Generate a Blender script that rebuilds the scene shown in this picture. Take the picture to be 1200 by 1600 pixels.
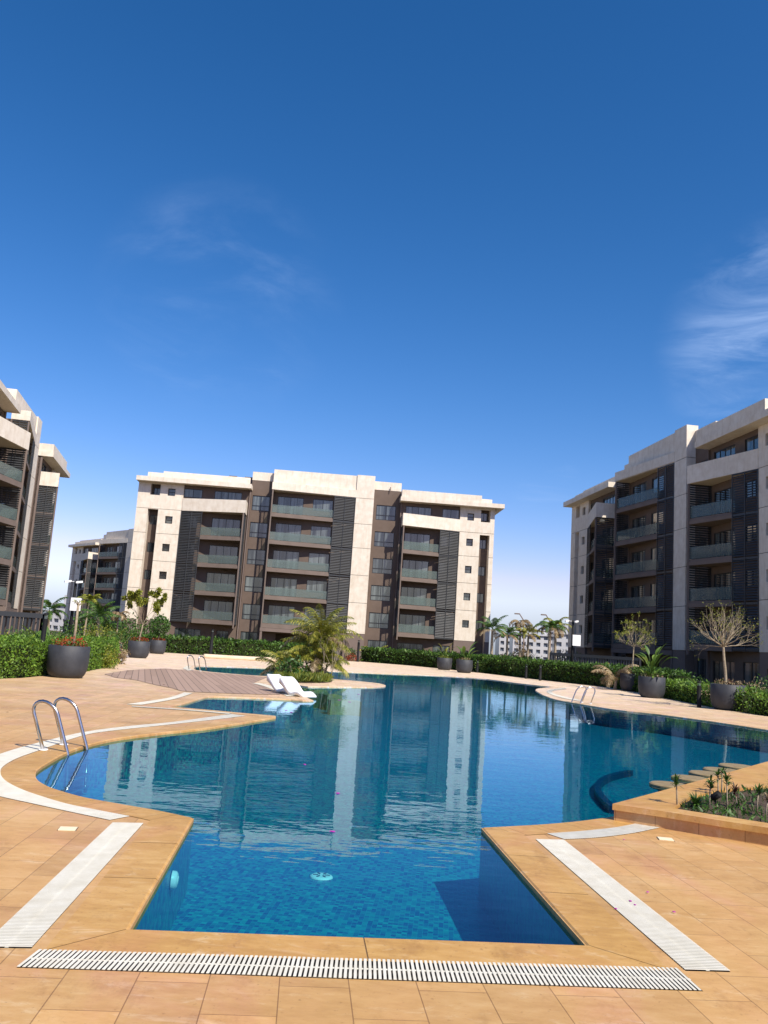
import bpy, bmesh, math, random
import numpy as np
from mathutils import Vector, Matrix, geometry
random.seed(7); RNG = np.random.default_rng(11)
for o in list(bpy.data.objects): bpy.data.objects.remove(o)
S = bpy.context.scene
COL = S.collection
R = math.radians

# ------------------------------------------------------------------ camera
F_PX, PITCH, ROLL, HC = 1325.0, R(9.02), R(3.778), 1.5     # focal length in pixels of a 1200x1600 frame
cr, sr, cp, sp = math.cos(ROLL), math.sin(ROLL), math.cos(PITCH), math.sin(PITCH)
rx0, up0, fw = Vector((1, 0, 0)), Vector((0, -sp, cp)), Vector((0, cp, sp))
RIGHT = rx0 * cr + up0 * sr
UP = rx0 * -sr + up0 * cr
cam = bpy.data.objects.new('camera', bpy.data.cameras.new('camera'))
M = Matrix((RIGHT, UP, -fw)).transposed().to_4x4()
M.translation = (0, 0, HC)
cam.matrix_world = M
cam.data.sensor_fit = 'VERTICAL'; cam.data.sensor_height = 36; cam.data.sensor_width = 27
cam.data.lens = 36 * F_PX / 1600
cam.data.clip_start = .05; cam.data.clip_end = 8000
COL.objects.link(cam); S.camera = cam

def ray(x, y):
    X, Y = x - 600, y - 800
    a, b = (X * cr + Y * sr) / F_PX, -(-X * sr + Y * cr) / F_PX
    return Vector((a, cp - b * sp, sp + b * cp))
def G(x, y, z=0.0):                       # a point of the ground sheet
    d = ray(x, y); t = (z - HC) / d.z
    return Vector((d.x * t, d.y * t, z))
def HZ(x, y, Y):                          # height of a point at distance Y
    d = ray(x, y); return d.z * Y / d.y + HC

# ------------------------------------------------------------------ world, sun, exposure
SUN_AZ, SUN_EL = 141.0, 46.0              # azimuth clockwise from +Y
w = bpy.data.worlds.new("World"); S.world = w; w.use_nodes = True
nt = w.node_tree; N = nt.nodes; L = nt.links
for n in list(N): N.remove(n)
out = N.new('ShaderNodeOutputWorld'); bg = N.new('ShaderNodeBackground')
sky = N.new('ShaderNodeTexSky'); sky.sky_type = 'NISHITA'; sky.sun_disc = False
sky.sun_elevation = R(SUN_EL); sky.sun_rotation = R(SUN_AZ)
sky.air_density = 1.0; sky.dust_density = .6; sky.ozone_density = 3.0; sky.altitude = 100
bg.inputs['Strength'].default_value = .10
hs0 = N.new('ShaderNodeHueSaturation'); hs0.inputs['Saturation'].default_value = 1.25
L.new(sky.outputs[0], hs0.inputs['Color'])
# contrast of the phone picture's sky, per channel: a * (v * strength) ** g
sep = N.new('ShaderNodeSeparateColor'); hsv = N.new('ShaderNodeCombineColor'); L.new(hs0.outputs[0], sep.inputs[0])
for k_, (a_, g_) in enumerate(((2.55, 1.5), (1.16, 1.15), (1.32, 1.18))):
    m0 = N.new('ShaderNodeMath'); m0.operation = 'MULTIPLY'; m0.inputs[1].default_value = .1; L.new(sep.outputs[k_], m0.inputs[0])
    m1 = N.new('ShaderNodeMath'); m1.operation = 'POWER'; m1.inputs[1].default_value = g_; L.new(m0.outputs[0], m1.inputs[0])
    m2_ = N.new('ShaderNodeMath'); m2_.operation = 'MULTIPLY'; m2_.inputs[1].default_value = a_ * 10; L.new(m1.outputs[0], m2_.inputs[0])
    L.new(m2_.outputs[0], hsv.inputs[k_]); chan = (chan if k_ else []) + [m2_]
lim = N.new('ShaderNodeMath'); lim.operation = 'MULTIPLY'; lim.inputs[1].default_value = .90
lg = N.new('ShaderNodeMath'); lg.operation = 'MULTIPLY'; lg.inputs[1].default_value = .86; L.new(chan[2].outputs[0], lg.inputs[0])
gm = N.new('ShaderNodeMath'); gm.operation = 'MINIMUM'; L.new(chan[1].outputs[0], gm.inputs[0]); L.new(lg.outputs[0], gm.inputs[1]); L.new(gm.outputs[0], hsv.inputs[1]); L.new(gm.outputs[0], lim.inputs[0])
mn_ = N.new('ShaderNodeMath'); mn_.operation = 'MINIMUM'; L.new(chan[0].outputs[0], mn_.inputs[0]); L.new(lim.outputs[0], mn_.inputs[1]); L.new(mn_.outputs[0], hsv.inputs[0])
# thin cirrus, laid out by direction on the sky dome
tc = N.new('ShaderNodeTexCoord')
def cirrus(dirv, rad, scale, stretch, seed, lo, hi):
    d = Vector(dirv).normalized()
    dot = N.new('ShaderNodeVectorMath'); dot.operation = 'DOT_PRODUCT'
    L.new(tc.outputs['Generated'], dot.inputs[0]); dot.inputs[1].default_value = d
    mr = N.new('ShaderNodeMapRange'); mr.interpolation_type = 'SMOOTHSTEP'
    mr.inputs[1].default_value = math.cos(rad); mr.inputs[2].default_value = 1
    L.new(dot.outputs['Value'], mr.inputs[0])
    mp = N.new('ShaderNodeMapping'); mp.inputs['Scale'].default_value = stretch
    mp.inputs['Location'].default_value = (seed, seed * .7, seed * .3); mp.inputs['Rotation'].default_value = (0, R(20), 0)
    L.new(tc.outputs['Generated'], mp.inputs[0])
    ns = N.new('ShaderNodeTexNoise'); ns.inputs['Scale'].default_value = scale
    ns.inputs['Detail'].default_value = 9; ns.inputs['Roughness'].default_value = .62; ns.inputs['Distortion'].default_value = .9
    L.new(mp.outputs[0], ns.inputs['Vector'])
    m2 = N.new('ShaderNodeMapRange'); m2.interpolation_type = 'SMOOTHSTEP'
    m2.inputs[1].default_value = lo; m2.inputs[2].default_value = hi
    L.new(ns.outputs[0], m2.inputs[0])
    mu = N.new('ShaderNodeMath'); mu.operation = 'MULTIPLY'
    L.new(mr.outputs[0], mu.inputs[0]); L.new(m2.outputs[0], mu.inputs[1])
    return mu
c1 = cirrus(ray(1260, 545), R(9.0), 6.0, (1.0, 1.0, 3.4), 1.7, .36, .95)
c2 = cirrus(ray(345, 475), R(8.5), 5.0, (1.0, 1.0, 2.4), 4.4, .36, 1.6)
c3 = cirrus(ray(850, 752), R(2.6), 9, (1.0, 1.0, 5.0), 5.3, .45, 1.3)
ad = N.new('ShaderNodeMath'); ad.operation = 'MAXIMUM'; L.new(c1.outputs[0], ad.inputs[0]); L.new(c2.outputs[0], ad.inputs[1])
ad2 = N.new('ShaderNodeMath'); ad2.operation = 'MAXIMUM'; L.new(ad.outputs[0], ad2.inputs[0]); L.new(c3.outputs[0], ad2.inputs[1])
mx = N.new('ShaderNodeMix'); mx.data_type = 'RGBA'
L.new(ad2.outputs[0], mx.inputs['Factor']); L.new(hsv.outputs[0], mx.inputs['A'])
mx.inputs['B'].default_value = (4.2, 5.6, 8.4, 1)
L.new(mx.outputs['Result'], bg.inputs['Color']); L.new(bg.outputs[0], out.inputs[0])

sl = bpy.data.lights.new('sun', 'SUN'); sl.energy = 4.9; sl.angle = R(.53); sl.color = (1, .93, .82)
sun = bpy.data.objects.new('sun', sl); COL.objects.link(sun)
sv = Vector((math.sin(R(SUN_AZ)) * math.cos(R(SUN_EL)), math.cos(R(SUN_AZ)) * math.cos(R(SUN_EL)), math.sin(R(SUN_EL))))
sun.rotation_euler = sv.to_track_quat('Z', 'Y').to_euler(); sun.location = (30, -30, 60)
S.view_settings.view_transform = 'Standard'; S.view_settings.look = 'None'
S.view_settings.gamma = 1; S.view_settings.exposure = .45
S.render.engine = 'CYCLES'; S.cycles.max_bounces = 8; S.cycles.transparent_max_bounces = 12
S.cycles.caustics_reflective = False; S.cycles.caustics_refractive = False

# ------------------------------------------------------------------ helpers
def link(o, parent=None):
    COL.objects.link(o)
    if parent is not None: o.parent = parent
    return o
def tag(o, label=None, cat=None, group=None, kind=None):
    if label: o['label'] = label
    if cat: o['category'] = cat
    if group: o['group'] = group
    if kind: o['kind'] = kind
    return o
def empty(name, loc, rz=0):
    o = bpy.data.objects.new(name, None); o.location = loc; o.rotation_euler = (0, 0, rz); o.empty_display_size = .2
    return link(o)
def copy_tree(o, parent=None):
    c = o.copy(); COL.objects.link(c)
    if parent is not None: c.parent = parent
    for ch in o.children: copy_tree(ch, c)
    return c
class MB:
    def __init__(s): s.v, s.f, s.m = [], [], []
    def face(s, pts, mi=0):
        b = len(s.v); s.v += [tuple(p) for p in pts]; s.f.append(tuple(range(b, b + len(pts)))); s.m.append(mi); return s
    def prism(s, plan, z0, z1, mi=0, caps=True):
        a = sum(plan[i][0] * plan[(i + 1) % len(plan)][1] - plan[(i + 1) % len(plan)][0] * plan[i][1] for i in range(len(plan)))
        if a < 0: plan = plan[::-1]
        b = len(s.v); n = len(plan)
        s.v += [(p[0], p[1], z0) for p in plan] + [(p[0], p[1], z1) for p in plan]
        for i in range(n): j = (i + 1) % n; s.f.append((b + i, b + j, b + n + j, b + n + i)); s.m.append(mi)
        if caps: s.f.append(tuple(b + i for i in range(n))[::-1]); s.f.append(tuple(b + n + i for i in range(n))); s.m += [mi, mi]
        return s
    def box(s, x0, x1, y0, y1, z0, z1, mi=0):
        return s.prism([(x0, y0), (x1, y0), (x1, y1), (x0, y1)], z0, z1, mi)
    def bar(s, p, q, w, h, mi=0, up=(0, 0, 1)):          # square bar from p to q
        p, q = Vector(p), Vector(q); d = (q - p).normalized(); u = Vector(up)
        if abs(d.dot(u)) > .98: u = Vector((0, 1, 0))
        a = d.cross(u).normalized() * w / 2; c = a.cross(d).normalized() * h / 2
        b = len(s.v)
        for e in (p, q): s.v += [tuple(e - a - c), tuple(e + a - c), tuple(e + a + c), tuple(e - a + c)]
        for f in ((0, 1, 5, 4), (1, 2, 6, 5), (2, 3, 7, 6), (3, 0, 4, 7), (3, 2, 1, 0), (4, 5, 6, 7)):
            s.f.append(tuple(b + i for i in f)); s.m.append(mi)
        return s
    def tube(s, path, rad, n=8, mi=0, cap=True):
        P = [Vector(p) for p in path]
        if not hasattr(rad, '__len__'): rad = [rad] * len(P)
        b = len(s.v); u = None
        for i, p in enumerate(P):
            d = (P[min(i + 1, len(P) - 1)] - P[max(i - 1, 0)])
            if d.length < 1e-9: d = Vector((0, 0, 1))
            d.normalize()
            if u is None: u = d.orthogonal().normalized()
            u = (u - d * u.dot(d)).normalized(); v = d.cross(u)
            for k in range(n):
                a = 2 * math.pi * k / n; s.v.append(tuple(p + (u * math.cos(a) + v * math.sin(a)) * rad[i]))
        for i in range(len(P) - 1):
            for k in range(n):
                k2 = (k + 1) % n; s.f.append((b + i * n + k, b + i * n + k2, b + (i + 1) * n + k2, b + (i + 1) * n + k)); s.m.append(mi)
        if cap:
            s.f.append(tuple(b + k for k in range(n))[::-1]); s.m.append(mi)
            e = b + (len(P) - 1) * n; s.f.append(tuple(e + k for k in range(n))); s.m.append(mi)
        return s
    def lathe(s, prof, n=32, c=(0, 0, 0), mi=0):
        b = len(s.v)
        for r, z in prof:
            for k in range(n):
                a = 2 * math.pi * k / n; s.v.append((c[0] + r * math.cos(a), c[1] + r * math.sin(a), c[2] + z))
        for i in range(len(prof) - 1):
            for k in range(n):
                k2 = (k + 1) % n; s.f.append((b + i * n + k, b + i * n + k2, b + (i + 1) * n + k2, b + (i + 1) * n + k)); s.m.append(mi)
        return s
    def build(s, name, mats, parent=None, smooth=False):
        me = bpy.data.meshes.new(name); me.from_pydata(s.v, [], s.f)
        for m in (mats if isinstance(mats, (list, tuple)) else [mats]): me.materials.append(m)
        if any(s.m): me.polygons.foreach_set('material_index', s.m)
        if smooth: me.polygons.foreach_set('use_smooth', [True] * len(me.polygons))
        me.update()
        return link(bpy.data.objects.new(name, me), parent)
def np_mesh(name, V, Q, mats, parent=None, mi=None, smooth=False):
    me = bpy.data.meshes.new(name); V = np.asarray(V, np.float32); Q = np.asarray(Q, np.int32); k = Q.shape[1]
    me.vertices.add(len(V)); me.vertices.foreach_set('co', V.ravel())
    me.loops.add(Q.size); me.loops.foreach_set('vertex_index', Q.ravel())
    me.polygons.add(len(Q)); me.polygons.foreach_set('loop_start', np.arange(0, Q.size, k, dtype=np.int32))
    for m in (mats if isinstance(mats, (list, tuple)) else [mats]): me.materials.append(m)
    if mi is not None: me.polygons.foreach_set('material_index', np.asarray(mi, np.int32))
    if smooth: me.polygons.foreach_set('use_smooth', [True] * len(Q))
    me.update(calc_edges=True); me.validate()
    return link(bpy.data.objects.new(name, me), parent)
def leaf_quads(P, size, aspect=.45, updir=None, spread=1.0):
    """pointed leaf quads at points P with random direction; updir biases the leaf axis"""
    P = np.asarray(P, float); n = len(P)
    A = RNG.normal(size=(n, 3)) * spread
    if updir is not None: A = A + np.asarray(updir)
    A /= np.linalg.norm(A, axis=1)[:, None] + 1e-9
    Bv = np.cross(A, RNG.normal(size=(n, 3))); Bv /= np.linalg.norm(Bv, axis=1)[:, None] + 1e-9
    sz = (np.asarray(size) * RNG.uniform(.65, 1.3, n))[:, None]
    C = np.cross(A, Bv)
    v = np.stack([P, P + A * sz * .5 + Bv * sz * aspect * .5 + C * sz * .05, P + A * sz, P + A * sz * .5 - Bv * sz * aspect * .5 + C * sz * .05], 1).reshape(-1, 3)
    return v, np.arange(4 * n).reshape(-1, 4)
def catmull(pts, k=6, closed=False):
    P = [Vector(p) for p in pts]; n = len(P); o = []
    for i in range(n if closed else n - 1):
        g = (lambda j: P[j % n]) if closed else (lambda j: P[max(0, min(n - 1, j))])
        p0, p1, p2, p3 = g(i - 1), g(i), g(i + 1), g(i + 2)
        for s in range(k):
            t = s / k; o.append(.5 * ((2 * p1) + (-p0 + p2) * t + (2 * p0 - 5 * p1 + 4 * p2 - p3) * t * t + (-p0 + 3 * p1 - 3 * p2 + p3) * t ** 3))
    if not closed: o.append(P[-1])
    return o
def flat_fill(name, outer, holes, mat, z, parent=None):
    """flat sheet with holes, triangulated"""
    loops = [outer] + holes; vs, es = [], []
    for lp in loops:
        b = len(vs); vs += [Vector((p[0], p[1])) for p in lp]; es += [(b + i, b + (i + 1) % len(lp)) for i in range(len(lp))]
    V, E, Fc, _, _, _ = geometry.delaunay_2d_cdt(vs, es, [], 0, 1e-6)
    def inside(p, lp):
        c = False; n = len(lp)
        for i in range(n):
            a, b = lp[i], lp[(i + 1) % n]
            if (a[1] > p[1]) != (b[1] > p[1]) and p[0] < (b[0] - a[0]) * (p[1] - a[1]) / (b[1] - a[1]) + a[0]: c = not c
        return c
    F2 = []
    for f in Fc:
        c = sum((V[i] for i in f), Vector((0, 0))) / len(f)
        if inside(c, outer) and not any(inside(c, h) for h in holes):
            a = V[f[0]]; b = V[f[1]]; d = V[f[2]]
            F2.append(f if (b - a).cross(d - a) > 0 else f[::-1])
    me = bpy.data.meshes.new(name); me.from_pydata([(v.x, v.y, z) for v in V], [], F2); me.materials.append(mat); me.update()
    return link(bpy.data.objects.new(name, me), parent)
def offset_pts(P, d):
    """left-hand offset of an open/closed 2D path with clamped mitres"""
    n = len(P); o = []
    closed = (Vector(P[0][:2]) - Vector(P[-1][:2])).length > 1e-6 and offset_pts.closed
    for i in range(n):
        a = P[(i - 1) % n] if (closed or i > 0) else P[i]; b = P[i]; c = P[(i + 1) % n] if (closed or i < n - 1) else P[i]
        t1 = Vector((b[0] - a[0], b[1] - a[1])); t2 = Vector((c[0] - b[0], c[1] - b[1]))
        if t1.length < 1e-9: t1 = t2
        if t2.length < 1e-9: t2 = t1
        t1.normalize(); t2.normalize(); n1 = Vector((-t1.y, t1.x)); n2 = Vector((-t2.y, t2.x))
        m = n1 + n2
        m = n1 if m.length < 1e-3 else m.normalized()
        k = min(1 / max(m.dot(n1), .3), 2.2)
        o.append(Vector((b[0] + m.x * d * k, b[1] + m.y * d * k)))
    return o
offset_pts.closed = False

# ------------------------------------------------------------------ materials
def mat(name, rough=.6, spec=.4, color=(.5, .5, .5), metal=0):
    m = bpy.data.materials.new(name); m.use_nodes = True
    b = m.node_tree.nodes['Principled BSDF']
    b.inputs['Base Color'].default_value = (*color, 1); b.inputs['Roughness'].default_value = rough
    b.inputs['Metallic'].default_value = metal; b.inputs['Specular IOR Level'].default_value = spec
    return m, m.node_tree.nodes, m.node_tree.links, b
def ramp(N, stops):
    r = N.new('ShaderNodeValToRGB'); e = r.color_ramp.elements
    while len(e) < len(stops): e.new(.5)
    for k, (p, c) in zip(e, stops): k.position = p; k.color = (*c, 1)
    return r
def noisy(name, c0, c1, scale=3, rough=.7, detail=6, bump=0, bscale=40, spec=.3, stretch=None, lo=.3, hi=.7, metal=0, coord='Object'):
    m, N, L, b = mat(name, rough, spec, c0, metal)
    t = N.new('ShaderNodeTexCoord'); n = N.new('ShaderNodeTexNoise')
    n.inputs['Scale'].default_value = scale; n.inputs['Detail'].default_value = detail; n.inputs['Roughness'].default_value = .6
    src = t.outputs[coord]
    if stretch:
        mp = N.new('ShaderNodeMapping'); mp.inputs['Scale'].default_value = stretch; L.new(src, mp.inputs[0]); src = mp.outputs[0]
    L.new(src, n.inputs['Vector']); r = ramp(N, [(lo, c0), (hi, c1)]); L.new(n.outputs[0], r.inputs[0]); L.new(r.outputs[0], b.inputs['Base Color'])
    if bump:
        n2 = N.new('ShaderNodeTexNoise'); n2.inputs['Scale'].default_value = bscale; n2.inputs['Detail'].default_value = 4
        L.new(t.outputs[coord], n2.inputs['Vector']); bp = N.new('ShaderNodeBump'); bp.inputs['Strength'].default_value = bump; bp.inputs['Distance'].default_value = .02
        L.new(n2.outputs[0], bp.inputs['Height']); L.new(bp.outputs[0], b.inputs['Normal'])
    return m
def foliage(name, cols, rough=.5, trans=.25):
    m, N, L, b = mat(name, rough, .35)
    g = N.new('ShaderNodeNewGeometry'); r = ramp(N, [(i / max(1, len(cols) - 1), c) for i, c in enumerate(cols)])
    L.new(g.outputs['Random Per Island'], r.inputs[0])
    t = N.new('ShaderNodeTexCoord'); n = N.new('ShaderNodeTexNoise'); n.inputs['Scale'].default_value = 1.6; n.inputs['Detail'].default_value = 3
    L.new(t.outputs['Object'], n.inputs['Vector'])
    mr = N.new('ShaderNodeMapRange'); mr.inputs[1].default_value = .3; mr.inputs[2].default_value = .7; mr.inputs[3].default_value = .7; mr.inputs[4].default_value = 1.25
    L.new(n.outputs[0], mr.inputs[0])
    mu = N.new('ShaderNodeMix'); mu.data_type = 'RGBA'; mu.blend_type = 'MULTIPLY'; mu.inputs['Factor'].default_value = 1
    L.new(r.outputs[0], mu.inputs['A']); L.new(mr.outputs[0], mu.inputs['B'])
    L.new(mu.outputs['Result'], b.inputs['Base Color'])
    tr = N.new('ShaderNodeBsdfTranslucent'); L.new(mu.outputs['Result'], tr.inputs[0])
    ms = N.new('ShaderNodeMixShader'); ms.inputs[0].default_value = trans
    L.new(b.outputs[0], ms.inputs[1]); L.new(tr.outputs[0], ms.inputs[2]); L.new(ms.outputs[0], N['Material Output'].inputs[0])
    return m
MT = {}
MT['cream'] = noisy('cream_render', (.65, .565, .46), (.75, .68, .58), 1.6, .85, 9, .15, 14, .2, lo=.35, hi=.68)
def streaks(m):
    N, L = m.node_tree.nodes, m.node_tree.links; b = N['Principled BSDF']; src = b.inputs['Base Color'].links[0].from_socket
    t = N.new('ShaderNodeTexCoord'); mp = N.new('ShaderNodeMapping'); mp.inputs['Scale'].default_value = (2.6, 2.6, .35); L.new(t.outputs['Object'], mp.inputs[0])
    n = N.new('ShaderNodeTexNoise'); n.inputs['Scale'].default_value = 1.4; n.inputs['Detail'].default_value = 9; n.inputs['Roughness'].default_value = .72; L.new(mp.outputs[0], n.inputs['Vector'])
    r = ramp(N, [(.36, (.90, .88, .85)), (.52, (1, 1, 1))]); L.new(n.outputs[0], r.inputs[0])
    g = N.new('ShaderNodeMix'); g.data_type = 'RGBA'; g.blend_type = 'MULTIPLY'; g.inputs['Factor'].default_value = 1; L.new(src, g.inputs['A']); L.new(r.outputs[0], g.inputs['B']); L.new(g.outputs['Result'], b.inputs['Base Color'])
streaks(MT['cream'])
MT['brown'] = noisy('taupe_render', (.120, .088, .070), (.150, .112, .090), .8, .85, 7, .12, 20, .2)
MT['taupe'] = noisy('base_render', (.165, .125, .108), (.195, .15, .13), .7, .85, 7, .12, 20, .2)
MT['slab'] = noisy('slab_render', (.155, .12, .10), (.195, .152, .13), .9, .85, 6, 0, 20, .2)
MT['soffit'] = noisy('soffit_paint', (.50, .43, .33), (.57, .50, .40), 1, .8)
MT['louvre'] = mat('louvre_metal', .45, .4, (.050, .052, .055), .2)[0]
MT['frame'] = mat('window_frame', .4, .4, (.018, .018, .02))[0]
MT['gap'] = mat('joint_seal', .9, .1, (.10, .085, .07))[0]
def glass_pane():
    m, N, L, b = mat('window_glass', .06, .5, (.03, .042, .048))
    b.inputs['IOR'].default_value = 1.9; b.inputs['Specular Tint'].default_value = (1, .9, .76, 1)
    t = N.new('ShaderNodeTexCoord'); mp = N.new('ShaderNodeMapping'); mp.inputs['Scale'].default_value = (2.2, 2.2, .12)
    n = N.new('ShaderNodeTexNoise'); n.inputs['Scale'].default_value = 1.0; n.inputs['Detail'].default_value = 2
    L.new(t.outputs['Object'], mp.inputs[0]); L.new(mp.outputs[0], n.inputs['Vector'])
    r = ramp(N, [(.40, (.020, .026, .029)), (.64, (.13, .15, .15))]); L.new(n.outputs[0], r.inputs[0]); L.new(r.outputs[0], b.inputs['Base Color'])
    return m
MT['pane'] = glass_pane()
def rail_glass():
    m, N, L, b = mat('rail_glass', .05, .5, (.24, .28, .27))
    tr = N.new('ShaderNodeBsdfTransparent'); tr.inputs[0].default_value = (.70, .79, .77, 1)
    ms = N.new('ShaderNodeMixShader'); ms.inputs[0].default_value = .30
    L.new(tr.outputs[0], ms.inputs[1]); L.new(b.outputs[0], ms.inputs[2]); L.new(ms.outputs[0], N['Material Output'].inputs[0])
    return m
MT['rail'] = rail_glass()

def stone(name, c0, c1, c2, tile=None, rot=0, joint=(.25, .16, .09)):
    m, N, L, b = mat(name, .5, .5)
    t = N.new('ShaderNodeTexCoord')
    n1 = N.new('ShaderNodeTexNoise'); n1.inputs['Scale'].default_value = .55; n1.inputs['Detail'].default_value = 8; n1.inputs['Roughness'].default_value = .62
    mp = N.new('ShaderNodeMapping'); mp.inputs['Scale'].default_value = (1, 2.4, 1); mp.inputs['Rotation'].default_value = (0, 0, R(18))
    L.new(t.outputs['Object'], mp.inputs[0]); L.new(mp.outputs[0], n1.inputs['Vector'])
    n2 = N.new('ShaderNodeTexNoise'); n2.inputs['Scale'].default_value = 5.5; n2.inputs['Detail'].default_value = 9; n2.inputs['Roughness'].default_value = .7
    L.new(mp.outputs[0], n2.inputs['Vector'])
    ad = N.new('ShaderNodeMath'); ad.operation = 'ADD'; L.new(n1.outputs[0], ad.inputs[0]); L.new(n2.outputs[0], ad.inputs[1])
    hf = N.new('ShaderNodeMath'); hf.operation = 'MULTIPLY'; hf.inputs[1].default_value = .5; L.new(ad.outputs[0], hf.inputs[0])
    r = ramp(N, [(.36, c0), (.5, c1), (.64, c2)]); L.new(hf.outputs[0], r.inputs[0])
    col = r.outputs[0]
    # pale scuffs and rain marks with a shape of their own
    n3 = N.new('ShaderNodeTexNoise'); n3.inputs['Scale'].default_value = 2.2; n3.inputs['Detail'].default_value = 10; n3.inputs['Roughness'].default_value = .75; n3.inputs['Distortion'].default_value = 1.2
    L.new(mp.outputs[0], n3.inputs['Vector'])
    r3 = ramp(N, [(.56, (0, 0, 0)), (.72, (.62, .62, .62))]); L.new(n3.outputs[0], r3.inputs[0])
    mx = N.new('ShaderNodeMix'); mx.data_type = 'RGBA'; L.new(r3.outputs[0], mx.inputs['Factor']); L.new(col, mx.inputs['A']); mx.inputs['B'].default_value = (.70, .54, .34, 1)
    col = mx.outputs['Result']
    # rosy and grey veining of the sandstone, dark splash stains
    n5 = N.new('ShaderNodeTexNoise'); n5.inputs['Scale'].default_value = .9; n5.inputs['Detail'].default_value = 6; n5.inputs['Roughness'].default_value = .65; n5.inputs['Distortion'].default_value = .6
    mp5 = N.new('ShaderNodeMapping'); mp5.inputs['Scale'].default_value = (1.6, .8, 1); mp5.inputs['Location'].default_value = (7, 3, 0); L.new(t.outputs['Object'], mp5.inputs[0]); L.new(mp5.outputs[0], n5.inputs['Vector'])
    r5 = ramp(N, [(.38, (.98, 1.0, .96)), (.52, (1, 1, 1)), (.66, (1.0, .93, 1.12))]); L.new(n5.outputs[0], r5.inputs[0])
    m5 = N.new('ShaderNodeMix'); m5.data_type = 'RGBA'; m5.blend_type = 'MULTIPLY'; m5.inputs['Factor'].default_value = 1; L.new(col, m5.inputs['A']); L.new(r5.outputs[0], m5.inputs['B']); col = m5.outputs['Result']
    n6 = N.new('ShaderNodeTexNoise'); n6.inputs['Scale'].default_value = 1.7; n6.inputs['Detail'].default_value = 12; n6.inputs['Roughness'].default_value = .78; L.new(mp5.outputs[0], n6.inputs['Vector'])
    r6 = ramp(N, [(.36, (.80, .76, .72)), (.47, (1, 1, 1))]); L.new(n6.outputs[0], r6.inputs[0])
    m6 = N.new('ShaderNodeMix'); m6.data_type = 'RGBA'; m6.blend_type = 'MULTIPLY'; m6.inputs['Factor'].default_value = 1; L.new(col, m6.inputs['A']); L.new(r6.outputs[0], m6.inputs['B']); col = m6.outputs['Result']
    n4 = N.new('ShaderNodeTexNoise'); n4.inputs['Scale'].default_value = 38; n4.inputs['Detail'].default_value = 3
    L.new(t.outputs['Object'], n4.inputs['Vector'])
    r4 = ramp(N, [(.64, (1, 1, 1)), (.74, (.72, .68, .62))]); L.new(n4.outputs[0], r4.inputs[0])
    m4 = N.new('ShaderNodeMix'); m4.data_type = 'RGBA'; m4.blend_type = 'MULTIPLY'; m4.inputs['Factor'].default_value = 1
    L.new(col, m4.inputs['A']); L.new(r4.outputs[0], m4.inputs['B']); col = m4.outputs['Result']
    bp = N.new('ShaderNodeBump'); bp.inputs['Strength'].default_value = .25; bp.inputs['Distance'].default_value = .006
    hgt = n2.outputs[0]
    if tile:
        mq = N.new('ShaderNodeMapping'); mq.inputs['Rotation'].default_value = (0, 0, rot); L.new(t.outputs['Object'], mq.inputs[0])
        bk = N.new('ShaderNodeTexBrick'); bk.offset = .5; bk.inputs['Scale'].default_value = 1
        bk.inputs['Brick Width'].default_value = tile[0]; bk.inputs['Row Height'].default_value = tile[1]
        bk.inputs['Mortar Size'].default_value = .0028; bk.inputs['Mortar Smooth'].default_value = .15; bk.inputs['Bias'].default_value = 0
        bk.inputs['Color1'].default_value = (.91, .91, .91, 1); bk.inputs['Color2'].default_value = (1.08, 1.07, 1.06, 1); bk.inputs['Mortar'].default_value = (.5, .45, .4, 1)
        L.new(mq.outputs[0], bk.inputs['Vector'])
        mm = N.new('ShaderNodeMix'); mm.data_type = 'RGBA'; mm.blend_type = 'MULTIPLY'; mm.inputs['Factor'].default_value = 1
        L.new(col, mm.inputs['A']); L.new(bk.outputs['Color'], mm.inputs['B']); col = mm.outputs['Result']
        sb = N.new('ShaderNodeMath'); sb.operation = 'SUBTRACT'; L.new(hgt, sb.inputs[0]); L.new(bk.outputs['Fac'], sb.inputs[1]); hgt = sb.outputs[0]
    L.new(col, b.inputs['Base Color'])
    L.new(hgt, bp.inputs['Height']); L.new(bp.outputs[0], b.inputs['Normal'])
    return m
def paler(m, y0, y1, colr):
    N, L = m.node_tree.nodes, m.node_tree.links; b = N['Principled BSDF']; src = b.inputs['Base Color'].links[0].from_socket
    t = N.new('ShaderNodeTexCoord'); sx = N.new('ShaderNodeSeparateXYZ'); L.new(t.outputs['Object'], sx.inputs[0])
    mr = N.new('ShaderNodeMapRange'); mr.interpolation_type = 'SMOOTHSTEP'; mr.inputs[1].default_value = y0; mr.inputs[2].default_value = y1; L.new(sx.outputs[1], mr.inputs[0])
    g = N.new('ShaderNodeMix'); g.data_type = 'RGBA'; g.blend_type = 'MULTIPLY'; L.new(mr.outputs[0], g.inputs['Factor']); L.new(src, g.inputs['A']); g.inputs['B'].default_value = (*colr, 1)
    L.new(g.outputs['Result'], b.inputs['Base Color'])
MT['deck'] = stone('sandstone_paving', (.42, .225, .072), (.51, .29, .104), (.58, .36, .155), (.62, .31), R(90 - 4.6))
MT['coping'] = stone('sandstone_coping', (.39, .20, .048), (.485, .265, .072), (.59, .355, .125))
paler(MT['deck'], 8, 46, (1.45, 1.95, 3.7)); paler(MT['coping'], 8, 36, (1.40, 1.85, 4.2))  # far stone: paler paving tone, with grazing glare put into the colour
MT['curb'] = noisy('curb_stone', (.55, .43, .28), (.64, .52, .37), 3)
MT['gratew'] = noisy('grate_plastic', (.60, .56, .45), (.70, .67, .57), 7, .5, 3)
MT['trough'] = mat('drain_channel', .7, .3, (.09, .078, .066))[0]
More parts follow.
